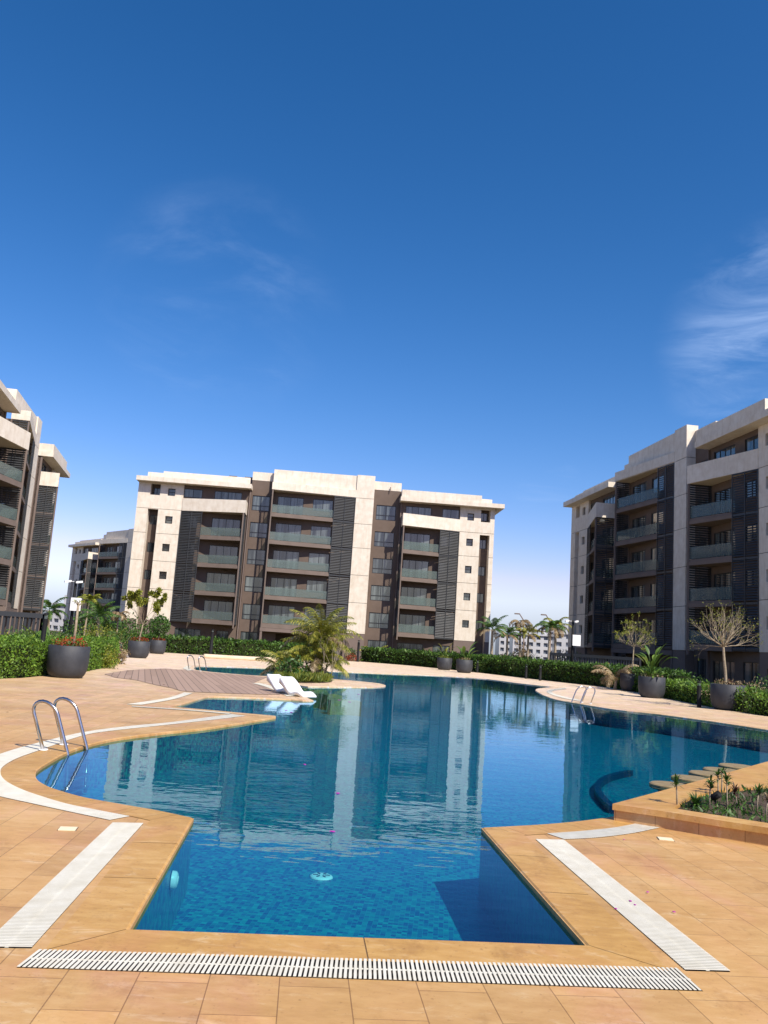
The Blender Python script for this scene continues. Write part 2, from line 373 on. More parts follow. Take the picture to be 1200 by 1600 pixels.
def wood_deck_mat(dirv):
    m, N, L, b = mat('composite_decking', .7, .3)
    t = N.new('ShaderNodeTexCoord'); mq = N.new('ShaderNodeMapping'); mq.inputs['Rotation'].default_value = (0, 0, -math.atan2(dirv[1], dirv[0]))
    L.new(t.outputs['Object'], mq.inputs[0])
    bk = N.new('ShaderNodeTexBrick'); bk.offset = .37; bk.inputs['Scale'].default_value = 1; bk.inputs['Brick Width'].default_value = 9; bk.inputs['Row Height'].default_value = .21
    bk.inputs['Mortar Size'].default_value = .009; bk.inputs['Color1'].default_value = (.30, .205, .150, 1); bk.inputs['Color2'].default_value = (.37, .255, .19, 1); bk.inputs['Mortar'].default_value = (.08, .055, .04, 1)
    L.new(mq.outputs[0], bk.inputs['Vector']); L.new(bk.outputs[0], b.inputs['Base Color'])
    return m
def tiles_mat():
    m, N, L, b = mat('glass_mosaic', .35, .4)
    t = N.new('ShaderNodeTexCoord'); mp = N.new('ShaderNodeMapping'); mp.inputs['Scale'].default_value = (26, 26, 26); mp.inputs['Rotation'].default_value = (0, 0, R(5))
    L.new(t.outputs['Object'], mp.inputs[0])
    ad = N.new('ShaderNodeVectorMath'); ad.operation = 'ADD'; ad.inputs[1].default_value = (.5, .5, .37); L.new(mp.outputs[0], ad.inputs[0])
    fl = N.new('ShaderNodeVectorMath'); fl.operation = 'FLOOR'; L.new(ad.outputs[0], fl.inputs[0])
    wn = N.new('ShaderNodeTexWhiteNoise'); L.new(fl.outputs[0], wn.inputs[0])
    r = ramp(N, [(0, (.002, .085, .22)), (.18, (.002, .145, .26)), (.45, (.002, .21, .285)), (.7, (.002, .265, .31)), (.92, (.004, .33, .35))]); r.color_ramp.interpolation = 'CONSTANT'
    L.new(wn.outputs['Value'], r.inputs[0])
    fr = N.new('ShaderNodeVectorMath'); fr.operation = 'FRACTION'; L.new(ad.outputs[0], fr.inputs[0])
    sx = N.new('ShaderNodeSeparateXYZ'); L.new(fr.outputs[0], sx.inputs[0])
    mn = N.new('ShaderNodeMath'); mn.operation = 'MINIMUM'; L.new(sx.outputs[0], mn.inputs[0]); L.new(sx.outputs[1], mn.inputs[1])
    gt = N.new('ShaderNodeMath'); gt.operation = 'LESS_THAN'; gt.inputs[1].default_value = .07; L.new(mn.outputs[0], gt.inputs[0])
    mx = N.new('ShaderNodeMix'); mx.data_type = 'RGBA'; L.new(gt.outputs[0], mx.inputs['Factor']); L.new(r.outputs[0], mx.inputs['A']); mx.inputs['B'].default_value = (.01, .29, .36, 1)
    L.new(mx.outputs['Result'], b.inputs['Base Color'])
    return m
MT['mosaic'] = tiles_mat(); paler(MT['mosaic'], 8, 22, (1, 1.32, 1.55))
def water_mat():
    m = bpy.data.materials.new('pool_water'); m.use_nodes = True; N = m.node_tree.nodes; L = m.node_tree.links
    N.remove(N['Principled BSDF'])
    tr = N.new('ShaderNodeBsdfTransparent'); tr.inputs[0].default_value = (.38, .76, .80, 1)
    gl = N.new('ShaderNodeBsdfGlossy'); gl.inputs['Roughness'].default_value = .015; gl.inputs['Color'].default_value = (.54, .78, 1, 1)
    fr = N.new('ShaderNodeFresnel'); fr.inputs['IOR'].default_value = 1.333
    t = N.new('ShaderNodeTexCoord')
    def nz(sc, st, det):
        mp = N.new('ShaderNodeMapping'); mp.inputs['Scale'].default_value = st; L.new(t.outputs['Object'], mp.inputs[0])
        n = N.new('ShaderNodeTexNoise'); n.inputs['Scale'].default_value = sc; n.inputs['Detail'].default_value = det; n.inputs['Roughness'].default_value = .5
        L.new(mp.outputs[0], n.inputs['Vector']); return n
    a = nz(5.0, (.7, 1.3, 1), 2); c = nz(1.1, (.8, 1.2, 1), 2); k = nz(.12, (1, 1.6, 1), 2)
    r = ramp(N, [(.35, (.18, .18, .18)), (.62, (1, 1, 1))]); L.new(k.outputs[0], r.inputs[0])
    ml = N.new('ShaderNodeMath'); ml.operation = 'MULTIPLY'; L.new(a.outputs[0], ml.inputs[0]); L.new(r.outputs[0], ml.inputs[1])
    m2 = N.new('ShaderNodeMath'); m2.operation = 'MULTIPLY_ADD'; m2.inputs[1].default_value = 1.6; L.new(c.outputs[0], m2.inputs[0]); L.new(ml.outputs[0], m2.inputs[2])
    bp = N.new('ShaderNodeBump'); bp.inputs['Strength'].default_value = .10; bp.inputs['Distance'].default_value = .02
    L.new(m2.outputs[0], bp.inputs['Height']); L.new(bp.outputs[0], gl.inputs['Normal']); L.new(bp.outputs[0], fr.inputs['Normal'])
    ms = N.new('ShaderNodeMixShader'); L.new(fr.outputs[0], ms.inputs[0]); L.new(tr.outputs[0], ms.inputs[1]); L.new(gl.outputs[0], ms.inputs[2])
    L.new(ms.outputs[0], N['Material Output'].inputs[0])
    return m
MT['water'] = water_mat()
MT['garden'] = noisy('garden_soil', (.085, .075, .03), (.19, .14, .075), .9, .95, 8, .4, 12)
MT['soil'] = noisy('planting_soil', (.05, .032, .02), (.10, .07, .045), 9, .95, 5, .5, 40)
MT['steel'] = mat('polished_steel', .22, .5, (.46, .44, .43), 1)[0]
MT['white'] = noisy('white_plastic', (.80, .79, .76), (.84, .83, .80), 5, .35, 3)
MT['pot'] = noisy('grey_concrete_pot', (.026, .028, .033), (.050, .053, .060), 2.6, .6, 9, .12, 30, .35, lo=.3, hi=.75)
MT['black'] = mat('black_paint', .7, .2, (.010, .010, .011))[0]
MT['bark'] = noisy('pale_bark', (.20, .155, .10), (.36, .30, .21), 14, .85, 6, .4, 40)
MT['palmbark'] = noisy('palm_trunk', (.22, .17, .11), (.40, .33, .24), 9, .9, 6, .4, 30, stretch=(1, 1, 4))
MT['hedge'] = foliage('hedge_leaf', [(.016, .040, .006), (.035, .085, .010), (.062, .135, .016), (.10, .19, .025)])
MT['hedgel'] = foliage('lush_hedge_leaf', [(.04, .09, .010), (.085, .17, .016), (.13, .24, .025), (.20, .31, .035)])
MT['core'] = mat('hedge_twigs', .95, .1, (.020, .026, .010))[0]
MT['green'] = foliage('green_leaf', [(.02, .055, .010), (.045, .11, .018), (.09, .18, .03)])
MT['yellowg'] = foliage('yellow_green_leaf', [(.09, .12, .012), (.20, .22, .025), (.32, .32, .04)])
MT['palm'] = foliage('palm_leaflet', [(.06, .08, .008), (.15, .17, .016), (.27, .26, .03), (.38, .33, .07)])
MT['palmg'] = foliage('green_palm_leaflet', [(.02, .06, .010), (.05, .12, .018), (.11, .19, .03)])
MT['dry'] = foliage('dry_leaf', [(.16, .10, .045), (.28, .20, .10), (.40, .32, .19)])
MT['red'] = foliage('red_flower', [(.18, .015, .008), (.42, .03, .012), (.30, .06, .02), (.10, .10, .02)])
MT['darkred'] = foliage('purple_leaf', [(.03, .008, .010), (.075, .016, .016), (.05, .025, .012)])
MT['bop'] = foliage('broad_leaf', [(.05, .11, .015), (.11, .20, .03), (.20, .28, .06)])
MT['grass'] = foliage('ground_cover', [(.05, .09, .010), (.13, .17, .02), (.24, .24, .04)])
MT['far'] = noisy('far_hazed_render', (.40, .40, .41), (.48, .47, .47), .2, .85)  # bluish grey: faint distance haze is put into the colour
MT['farwin'] = mat('far_window', .2, .5, (.16, .18, .21))[0]
MT['pink'] = mat('magenta_petal', .6, .3, (.45, .02, .35))[0]

# ------------------------------------------------------------------ pool outline (traced on the ground sheet)
def gp(lst): return [G(x, y).to_2d() for x, y in lst]
A_ = [(203, 1453), (915, 1478)]
right_edge = [(915, 1478), (752, 1294)]
curveR = [(752, 1294), (800, 1291.5), (850, 1288.5), (905, 1283.5), (958.5, 1276.3)]
bar_edge = [(958.5, 1275.5), (1030, 1253), (1098, 1229), (1200, 1200.5), (1330, 1165)]     # wall foot of the raised bar counter
right_far = [(1330, 1160), (1200, 1140.5), (1110, 1127), (1020, 1115), (960, 1108.5), (900, 1098.8), (868, 1093), (848, 1086)]
prom = [(848, 1086), (838, 1080), (837, 1077.5), (843, 1075.6), (868, 1073.4)]
far_edge = [(868, 1073.4), (843, 1071.2), (803, 1066.7), (760, 1061), (693, 1056), (627, 1053.5), (560, 1050.7), (492, 1047.2), (417, 1043.8), (360, 1041.8), (312, 1040.4)]
arm_tip = [(312, 1040.4), (305, 1042), (303, 1044.5), (306, 1047)]
arm_near = [(306, 1047), (331.7, 1050.3), (384, 1054.7), (425, 1057), (470, 1059), (519, 1061), (565, 1065), (592.5, 1068)]
island = [(592.5, 1068), (602, 1070.6), (600, 1072.6), (585, 1073.6), (560, 1073.8), (510, 1073), (481, 1072.6), (455, 1068.5), (432, 1066)]
inlet = [(432, 1066), (426, 1068.5), (440, 1074), (464, 1083.5), (490, 1094.6)]
pen = [(490, 1094.6), (473, 1094.6), (455, 1093), (400, 1090.6), (384, 1090), (335, 1088.8), (323, 1089.2)]
notch = [(323, 1089.2), (310, 1092.6), (288, 1099.5), (264, 1104.2)]
lowprom = [(264, 1104.6), (288.3, 1106.2), (331.7, 1110), (375, 1114), (431, 1119)]
lowside = [(431, 1121.2), (396.7, 1127), (331.7, 1137), (300, 1140.8), (245, 1146.5), (175, 1156), (125, 1168.8), (100, 1178.8), (75, 1192.5), (60, 1202.5), (55.5, 1210), (58.8, 1218.8), (75, 1228.8), (100, 1237.5), (137.5, 1247.5), (200, 1258.8), (250, 1267.5), (303, 1279)]
def sm(lst, k=4): return [p for p in catmull([(*q, 0) for q in gp(lst)], k)]
segs = [gp(A_), gp(right_edge), sm(curveR), gp(bar_edge), sm(right_far, 3), sm(prom, 4), sm(far_edge, 2), sm(arm_tip, 3), sm(arm_near, 2), sm(island, 3), sm(inlet, 2), sm(pen, 2), sm(notch, 3), gp(lowprom), sm(lowside, 4), gp([(303, 1279), (203, 1453)])]
POOL = []
for s in segs:
    for p in s:
        q = Vector((p[0], p[1]))
        if not POOL or (POOL[-1] - q).length > .02: POOL.append(q)
if (POOL[0] - POOL[-1]).length < .02: POOL.pop()

# ------------------------------------------------------------------ grates: paths with inner and outer edges
def strip_pair(inner, outer, k):
    """resample two pixel polylines to k matching points on the ground"""
    def rs(l):
        P = gp(l) if len(l) < 3 else [p.to_2d() for p in catmull([(*q, 0) for q in gp(l)], 8)]
        d = [0]
        for a, b in zip(P, P[1:]): d.append(d[-1] + (b - a).length)
        o = []
        for i in range(k):
            t = d[-1] * i / (k - 1); j = max(j for j in range(len(d)) if d[j] <= t + 1e-9); j = min(j, len(P) - 2)
            o.append(P[j].lerp(P[j + 1], (t - d[j]) / max(1e-9, d[j + 1] - d[j])))
        return o
    return rs(inner), rs(outer)
GRATES = [
 ('white slatted drain grate across the front end of the pool', [(61, 1485), (1060, 1514)], [(26, 1512), (1099, 1549)], 138, True),
 ('white slatted drain grate along the left side of the pool front', [(224, 1287), (49, 1482)], [(176, 1286), (-30, 1481)], 132, True),
 ('white slatted drain grate along the right side of the pool front', [(837, 1312), (1071, 1517)], [(881, 1313), (1142, 1519)], 132, True),
 ('short curved drain grate ending against the raised stone counter', [(855, 1303), (912, 1299), (965, 1293), (1007, 1284.5)], [(882, 1312), (935, 1309), (990, 1302), (1041, 1291.5)], 64, True),
 ('long curved white drain grate bending round behind the near pool ladder', [(202, 1276), (150, 1266), (100, 1255.5), (50, 1240), (25, 1230), (8, 1220), (1, 1210), (4, 1199), (25, 1186), (62, 1172.5), (130, 1149.5), (175, 1142), (250, 1134), (332, 1125), (384, 1118.8)],
  [(171, 1282), (100, 1267), (50, 1256), (0, 1245), (-30, 1236), (-52, 1222), (-54, 1206), (-32, 1190), (0, 1178.5), (50, 1163.5), (130, 1144.5), (200, 1135), (267, 1128.8), (332, 1120), (362, 1116)], 460, True),
 ('thin white drain grate along the back edge of the pointed paving tip', [(206, 1103.6), (290, 1109), (362, 1115.2)], [(206, 1104.9), (290, 1110.4), (357, 1116.3)], 110, False),
 ('curved white drain grate leading to the notch beside the wood deck', [(222, 1101.8), (267, 1094), (287, 1088.6), (301, 1083.6)], [(198, 1101.2), (255, 1092.6), (275, 1087.4), (288, 1082.6)], 110, False),
 ('white drain grate edging the wood deck beside the sun loungers', [(405, 1067.6), (424, 1072.2), (452, 1082), (466, 1088.5)], [(394, 1068), (412, 1072.5), (436, 1082), (448, 1088.3)], 100, False),
 ('short white drain grate curling round the far tip of the pool arm', [(300, 1041), (296, 1044), (302, 1047.5)], [(291, 1041), (286, 1044.5), (293, 1048)], 40, False),
 ('curved white drain grate round the rounded paving tip on the far right', [(882, 1075), (858, 1078.4), (856, 1083), (875, 1090), (905, 1096)], [(886, 1076.6), (866, 1079.6), (864, 1083), (882, 1088.8), (910, 1094.6)], 120, False)]
HOLES = []
gr_data = []
for lab, inn, outr, k, hole in GRATES:
    I, O = strip_pair(inn, outr, k); gr_data.append((lab, I, O, hole))
    if hole:
        st = 1 if k < 200 else 4
        HOLES.append(I[::st] + ([I[-1]] if (k - 1) % st else []) + list(reversed(O[::st] + ([O[-1]] if (k - 1) % st else []))))
# ------------------------------------------------------------------ ground, deck, pool
DECK = [(-14, -8), (14, -8), (14, 4), (15.5, 29), (13.6, 30), (13.4, 33.5), (13.6, 41), (14.2, 46), (14.3, 51), (11.5, 57.5), (10, 62), (8, 67.5), (5.5, 73), (3.2, 77.5), (-1.2, 80.5), (-8, 70.4), (-11.7, 66), (-15.2, 66), (-18.5, 62), (-17, 50), (-13, 43), (-10.9, 36.5), (-9.9, 30), (-9.7, 24), (-10.5, 21), (-14, 16)]
tag(flat_fill('ground', [(-2600, -200), (2600, -200), (2600, 3600), (-2600, 3600)], [[(p[0] * .99, p[1] * .99) for p in DECK]], MT['garden'], -.12), kind='structure')
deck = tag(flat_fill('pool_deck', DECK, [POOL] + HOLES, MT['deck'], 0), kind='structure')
# skirts of the paving and of the drain channels
sk = MB()
for i in range(len(DECK)):
    a, b = DECK[i], DECK[(i + 1) % len(DECK)]; sk.face([(a[0], a[1], -.2), (b[0], b[1], -.2), (b[0], b[1], 0), (a[0], a[1], 0)])
sk.build('deck_edge', MT['deck'])['kind'] = 'structure'
pb = MB(); n = len(POOL); WZ, FZ = -.028, -.58
for i in range(n):
    a, b = POOL[i], POOL[(i + 1) % n]
    pb.face([(a.x, a.y, -.06), (b.x, b.y, -.06), (b.x, b.y, 0), (a.x, a.y, 0)], 1)
    pb.face([(a.x, a.y, FZ), (b.x, b.y, FZ), (b.x, b.y, -.06), (a.x, a.y, -.06)], 0)
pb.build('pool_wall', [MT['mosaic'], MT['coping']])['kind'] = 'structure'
tag(flat_fill('pool_floor', POOL, [], MT['mosaic'], FZ), kind='structure')
tag(flat_fill('pool_water', POOL, [], MT['water'], WZ), kind='structure')
# coping strip, joints about a metre apart, sloping a few millimetres outward
offset_pts.closed = True
area = sum(POOL[i].x * POOL[(i + 1) % n].y - POOL[(i + 1) % n].x * POOL[i].y for i in range(n))
sgn = -1 if area > 0 else 1
OUTP = offset_pts(POOL, .33 * sgn)
offset_pts.closed = False
cpm = MB()
offset_pts.closed = True; NOSE = offset_pts(POOL, .018 * sgn); offset_pts.closed = False
def ordered(p): return p if sgn < 0 else p[::-1]
for i in range(n):
    a, b = POOL[i], POOL[(i + 1) % n]; c, d = OUTP[i], OUTP[(i + 1) % n]; e, f = NOSE[i], NOSE[(i + 1) % n]; ln = (b - a).length
    if ln < 1e-4: continue
    m_ = max(1, round(ln / 1.05)) if ln > 1.3 else 1
    def across(p, c, d):                      # foot of the perpendicular on the outer line
        v = d - c; t = (p - c).dot(v) / max(1e-9, v.length_squared); return c + v * min(1, max(0, t))
    for q in range(m_):
        g = .0035 / ln if (m_ > 1 or i % 4 == 0) else 0
        t0, t1 = q / m_ + g, (q + 1) / m_ - g
        p0, p1 = a.lerp(b, t0), a.lerp(b, t1)
        q0 = c.lerp(d, g) if q == 0 else across(p0, c, d); q1 = c.lerp(d, 1 - g) if q == m_ - 1 else across(p1, c, d)
        n0 = e.lerp(f, g) if q == 0 else across(p0, e, f); n1 = e.lerp(f, 1 - g) if q == m_ - 1 else across(p1, e, f)
        cpm.face(ordered([(n0.x, n0.y, .008), (n1.x, n1.y, .008), (q1.x, q1.y, .004), (q0.x, q0.y, .004)]))
        cpm.face(ordered([(p0.x, p0.y, -.006), (p1.x, p1.y, -.006), (n1.x, n1.y, .008), (n0.x, n0.y, .008)]))
for i in range(n):
    a, b = POOL[i], POOL[(i + 1) % n]; c, d = OUTP[i], OUTP[(i + 1) % n]
    e, f = NOSE[i], NOSE[(i + 1) % n]; cpm.face(ordered([(e.x, e.y, .0055), (f.x, f.y, .0055), (d.x, d.y, .0018), (c.x, c.y, .0018)]), 1)
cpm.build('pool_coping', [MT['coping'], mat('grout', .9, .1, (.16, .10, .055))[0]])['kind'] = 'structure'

for lab, I, O, hole in gr_data:
    t = empty('drain_grate', (I[0].x, I[0].y, 0)); tag(t, lab, 'drain grate', 'white drain grates around the pool')
    z1 = .006 if hole else .014; z0 = .0042 if hole else .010
    o0 = Vector((I[0].x, I[0].y, 0)); sl_, tr_ = MB(), MB()
    for i in range(len(I) - 1):
        fr_ = .74 if len(I) == 64 else .68 if len(I) > 300 else .60
        a, b = I[i], I[i].lerp(I[i + 1], fr_); c, d = O[i].lerp(O[i + 1], fr_), O[i]
        pl = [(p.x - o0.x, p.y - o0.y) for p in (a, b, c, d)]; sl_.prism(pl, z0, z1)
        m0, m1 = I[i].lerp(O[i], .46), I[i].lerp(O[i], .54); m2, m3 = I[i + 1].lerp(O[i + 1], .54), I[i + 1].lerp(O[i + 1], .46)
        q0, q1 = m0.lerp(m3, fr_), m1.lerp(m2, fr_)
        sl_.face([(q0.x - o0.x, q0.y - o0.y, z1 - .003), (q1.x - o0.x, q1.y - o0.y, z1 - .003), (m2.x - o0.x, m2.y - o0.y, z1 - .003), (m3.x - o0.x, m3.y - o0.y, z1 - .003)])
    zb = -.13 if hole else .006  # uncut grates: flat strip, the depth's shade put into its dark colour
    E = I + O[::-1]
    for i in range(len(I) - 1):
        tr_.face([(p.x - o0.x, p.y - o0.y, zb) for p in (I[i], I[i + 1], O[i + 1], O[i])])
    if hole:
        for i in range(len(E)):
            a, b = E[i], E[(i + 1) % len(E)]; tr_.face([(a.x - o0.x, a.y - o0.y, zb), (b.x - o0.x, b.y - o0.y, zb), (b.x - o0.x, b.y - o0.y, -.001), (a.x - o0.x, a.y - o0.y, -.001)])
    sl_.build('slats', MT['gratew'], t); tr_.build('channel', MT['trough'], t)

# wood deck on the peninsula
wd = [(163, 1053.6), (182, 1050.2), (200, 1047.5), (225, 1046), (250, 1045), (262, 1045.1), (301, 1048.5), (353, 1053), (395, 1056.4), (418, 1058.6), (408, 1062.5), (394, 1068.3), (414, 1073.5), (438, 1085.6), (400, 1085.2), (353, 1083.6), (303, 1081.6), (283, 1080), (266.7, 1075), (245, 1071), (212.5, 1063), (180, 1059)]
d0, d1 = G(301.3, 1050), G(340, 1082)
tag(flat_fill('wood_deck', gp(wd), [], wood_deck_mat(d1 - d0), .010), kind='structure')

# raised stone bar counter on the right
def raised():
    t = empty('raised_counter', (2.4, 8.5, 0)); tag(t, 'low raised stone counter with a planting bed at the right pool edge', 'stone counter')
    zt = .16
    ed = [G(957, 1256, zt), G(1030, 1236.5, zt), G(1098, 1218, zt), G(1200, 1189.5, zt), G(1330, 1152, zt)]
    fr_ = [G(957, 1257, zt), G(1040, 1268, zt), G(1120, 1281, zt), G(1200, 1293.5, zt), G(1330, 1314, zt)]
    bed_far = [G(1330, 1215, zt), G(1200, 1228, zt), G(1120, 1235, zt), G(1078, 1245, zt)]
    bed_near = [G(1053, 1263, zt), G(1120, 1273.5, zt), G(1200, 1286, zt), G(1330, 1305, zt)]
    loop = [p.to_2d() for p in ed] + [p.to_2d() for p in fr_[:0:-1]]
    bed = [p.to_2d() for p in bed_near] + [p.to_2d() for p in bed_far]
    o0 = Vector((2.4, 8.5, 0))
    sl2 = lambda l: [(p[0] - o0.x, p[1] - o0.y) for p in l]
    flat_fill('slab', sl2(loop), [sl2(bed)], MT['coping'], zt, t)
    m = MB(); lp = sl2(loop)
    for i in range(len(lp)):
        a, b = lp[i], lp[(i + 1) % len(lp)]; m.face([(a[0], a[1], zt - .055), (b[0], b[1], zt - .055), (b[0], b[1], zt), (a[0], a[1], zt)])
    m.face([(p[0], p[1], zt - .055) for p in lp])
    b2 = sl2(bed)
    for i in range(len(b2)):
        a, b = b2[i], b2[(i + 1) % len(b2)]; m.face([(a[0], a[1], zt - .12), (b[0], b[1], zt - .12), (b[0], b[1], zt), (a[0], a[1], zt)])
    m.build('slab_edge', MT['coping'], t)
    c = sum((Vector(p) for p in lp), Vector((0, 0))) / len(lp); w_ = MB()
    wl = [Vector(p) + (c - Vector(p)).normalized() * .03 for p in lp]
    for i in range(len(wl)):
        a, b = wl[i], wl[(i + 1) % len(wl)]; w_.face([(a.x, a.y, -.6), (b.x, b.y, -.6), (b.x, b.y, zt - .05), (a.x, a.y, zt - .05)])
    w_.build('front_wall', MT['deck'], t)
    flat_fill('soil', b2, [], MT['soil'], zt - .03, t)
    return bed
BED = raised()

# ------------------------------------------------------------------ apartment block (local: u = x along the front, d = y into the block, z up)
FL = [3.22, 6.38, 9.53, 12.68, 15.83]           # balcony floors
ROWS = [4.3, 7.44, 10.6, 13.8]                  # small window sills
SEAM = [2.8, 6.28, 9.45, 12.6, 15.42, 18.46]
def panel(us, zs, holes, d0, d1, mi=0, mb=None, seam=.0):
    """wall sheet with openings and reveals; us / zs ranges, holes = (u0,u1,z0,z1)"""
    mb = mb or MB()
    U = sorted({us[0], us[1], *[h[0] for h in holes], *[h[1] for h in holes]}); Z = sorted({zs[0], zs[1], *[h[2] for h in holes], *[h[3] for h in holes]})
    U = [u for u in U if us[0] <= u <= us[1]]; Z = [z for z in Z if zs[0] <= z <= zs[1]]
    def isin(i, k):
        if i < 0 or k < 0 or i >= len(U) - 1 or k >= len(Z) - 1: return False
        cu, cz = (U[i] + U[i + 1]) / 2, (Z[k] + Z[k + 1]) / 2
        return not any(h[0] < cu < h[1] and h[2] < cz < h[3] for h in holes)
    for i in range(len(U) - 1):
        for k in range(len(Z) - 1):
            if not isin(i, k): continue
            a, b, c, e = U[i], U[i + 1], Z[k], Z[k + 1]
            mb.face([(a, d0, c), (b, d0, c), (b, d0, e), (a, d0, e)], mi); mb.face([(b, d1, c), (a, d1, c), (a, d1, e), (b, d1, e)], mi)
            if not isin(i - 1, k): mb.face([(a, d1, c), (a, d0, c), (a, d0, e), (a, d1, e)], mi)
            if not isin(i + 1, k): mb.face([(b, d0, c), (b, d1, c), (b, d1, e), (b, d0, e)], mi)
            if not isin(i, k - 1): mb.face([(a, d1, c), (b, d1, c), (b, d0, c), (a, d0, c)], mi)
            if not isin(i, k + 1): mb.face([(a, d0, e), (b, d0, e), (b, d1, e), (a, d1, e)], mi)
    return mb
def lerp(a, b, t): return a + (b - a) * t
def block():
    B = empty('apartment_block', (0, 0, 0))
    def window(u0, u1, z0, z1, d, nx=2, transom=None, thick=.055, sill=False):
        f = MB(); t = thick
        f.box(u0, u1, d, d + .09, z0, z0 + t); f.box(u0, u1, d, d + .09, z1 - t, z1)
        f.box(u0, u0 + t, d, d + .09, z0 + t, z1 - t); f.box(u1 - t, u1, d, d + .09, z0 + t, z1 - t)
        for k in range(1, nx):
            u = lerp(u0, u1, k / nx); tt = t * (.7 if (nx == 4 and k != 2) else 1.0); f.box(u - tt / 2, u + tt / 2, d + .012, d + .08, z0 + t, z1 - t)
        if transom: f.box(u0 + t, u1 - t, d + .004, d + .085, z0 + transom - t / 2, z0 + transom + t / 2)
        fo = f.build('window', MT['frame'], B)
        MB().box(u0 + t * .4, u1 - t * .4, d + .05, d + .062, z0 + t * .4, z1 - t * .4).build('pane', MT['pane'], fo)
    def wall(us, zs, holes, d0=0, d1=.35, m='cream', name='wall', seams=True):
        mb = MB(); zz = [zs[0]] + [s for s in SEAM if seams and zs[0] + .1 < s < zs[1] - .1] + [zs[1]]
        for a, b in zip(zz, zz[1:]):
            a2 = a + (.022 if a != zs[0] else 0); b2 = b - (.022 if b != zs[1] else 0)
            panel(us, (a2, b2), [(h[0], h[1], max(h[2], a2), min(h[3], b2)) for h in holes if h[3] > a2 + .01 and h[2] < b2 - .01], d0, d1, 0, mb)
        for a in zz[1:-1]:
            hs = sorted((h[0], h[1]) for h in holes if h[2] < a < h[3]); u = us[0] + .01
            for x0, x1 in hs + [(us[1] - .01, us[1])]:
                if x0 > u: mb.box(u, x0, d0 + .035, d1 - .02, a - .022, a + .022, 1)
                u = x1
        return mb.build(name, [MT[m], MT['gap']], B)
    # end bays: cream walls with the tall slot and the small square windows
    smL = [(-21.64, -20.80, z, z + .86) for z in ROWS + [17.03]]
    wall((-25.0, -19.85), (2.8, 18.45), smL + [(-23.68, -22.5, 2.8, 15.36), (-23.62, -22.5, 17.0, 18.3)])
    smR = [(13.25, 14.04, z, z + .86) for z in ROWS + [16.82]]
    wall((12.38, 16.5), (2.8, 18.4), smR + [(14.82, 15.98, 2.8, 15.2), (14.86, 15.98, 16.75, 18.2)])
    for h in smL + smR: window(h[0] + .02, h[1] - .02, h[2] + .02, h[3] - .02, .22, 1, .42, .06)
    for (a, b) in ((-23.68, -22.5), (14.82, 15.98)):
        panel((a - .3, b + .3), (-.5, 18.4), [(a + .15, b - .15, z - .1, z + 1.0) for z in ROWS] + [(a + .1, b - .1, 17.05, 18.0)], 1.1, 1.3).build('slot_wall', MT['brown'], B)
        for z in ROWS: window(a + .15, b - .15, z - .1, z + 1.0, 1.14, 2, None)
        window(a + .1, b - .1, 17.05, 18.0, 1.14, 2)
        for e in (a, b):
            s_ = -1 if e == a else 1
            MB().box(min(e, e + s_ * .3), max(e, e + s_ * .3), .352, 1.098, -.5, 18.38).build('slot_side', MT['cream'] , B)
    # base walls of the end bays
    for a, b, sl_, wn in ((-25.0, -19.85, (-23.68, -22.5), (-21.6, -20.9)), (12.38, 16.5, (14.82, 15.98), (13.2, 14.1))):
        for q_ in ((a, sl_[0]), (sl_[1], b)): panel(q_, (-.6, 2.797), [(wn[0], wn[1], .95, 1.7)] if q_[0] < wn[0] < q_[1] else [], .03, .35).build('base_wall', MT['taupe'], B)
        window(wn[0], wn[1], .95, 1.7, .2, 1)
    # flanks, back and roof deck
    for q_ in ((-25.0, -24.65, .352, 17, -.6, 18.4), (16.15, 16.5, .352, 17, -.6, 18.38)): MB().box(*q_).build('side_wall', MT['cream'], B)
    MB().box(-25, 16.5, 17.002, 17.3, -.6, 18.4).build('back_wall', MT['cream'], B)
    # rear wall of the bays (taupe) with all doors and windows
    dw = .22
    holes = [(-20.0 + .15, -17.75, 17.05, 18.05), (-16.35, -13.2, 17.05, 18.05)]
    for f in FL[:4]: holes += [(-16.35, -13.1, f + .08, f + 2.2), (-19.5, -18.0, f + .9, f + 2.2)]
    holes += [(-19.3, -16.4, .1, 2.1), (-14.6, -13.3, .5, 2.1)]
    panel((-19.85, -12.2), (-.6, 18.4), holes, dw, dw + .2).build('rear_wall', MT['brown'], B)
    for h in holes: window(*h, dw + .05, 4 if h[1] - h[0] > 2.6 else 2)
    holes = []
    for f in FL: holes += [(-9.05, -6.05, f + .08, f + 2.15), (-4.95, -2.6, f + .75, f + 2.15)]
    holes += [(-8.0, -3.0, -.6, 2.2)]
    panel((-9.7, 0.0), (-.6, 18.5), holes, dw, dw + .2).build('rear_wall', MT['brown'], B)
    for h in holes[:-1]: window(*h, dw + .05, 4 if h[1] - h[0] > 2.6 else 2)
    MB().box(-8.2, -2.8, 3.0, 3.2, -.6, 2.4).build('porch_wall', MT['brown'], B)
    holes = [(5.95, 8.98, 16.95, 18.0), (10.3, 12.3, 16.9, 18.0)]
    for f in FL[:4]: holes += [(5.98, 9.0, f + .08, f + 2.15), (10.3, 11.9, f + .9, f + 2.15)]
    holes += [(5.9, 8.9, .3, 2.1), (10.0, 12.0, .5, 2.1)]
    panel((5.3, 12.38), (-.6, 18.4), holes, dw, dw + .2).build('rear_wall', MT['brown'], B)
    for h in holes: window(*h, dw + .05, 4 if h[1] - h[0] > 2.6 else 2)
    # the two recesses
    rd = .72
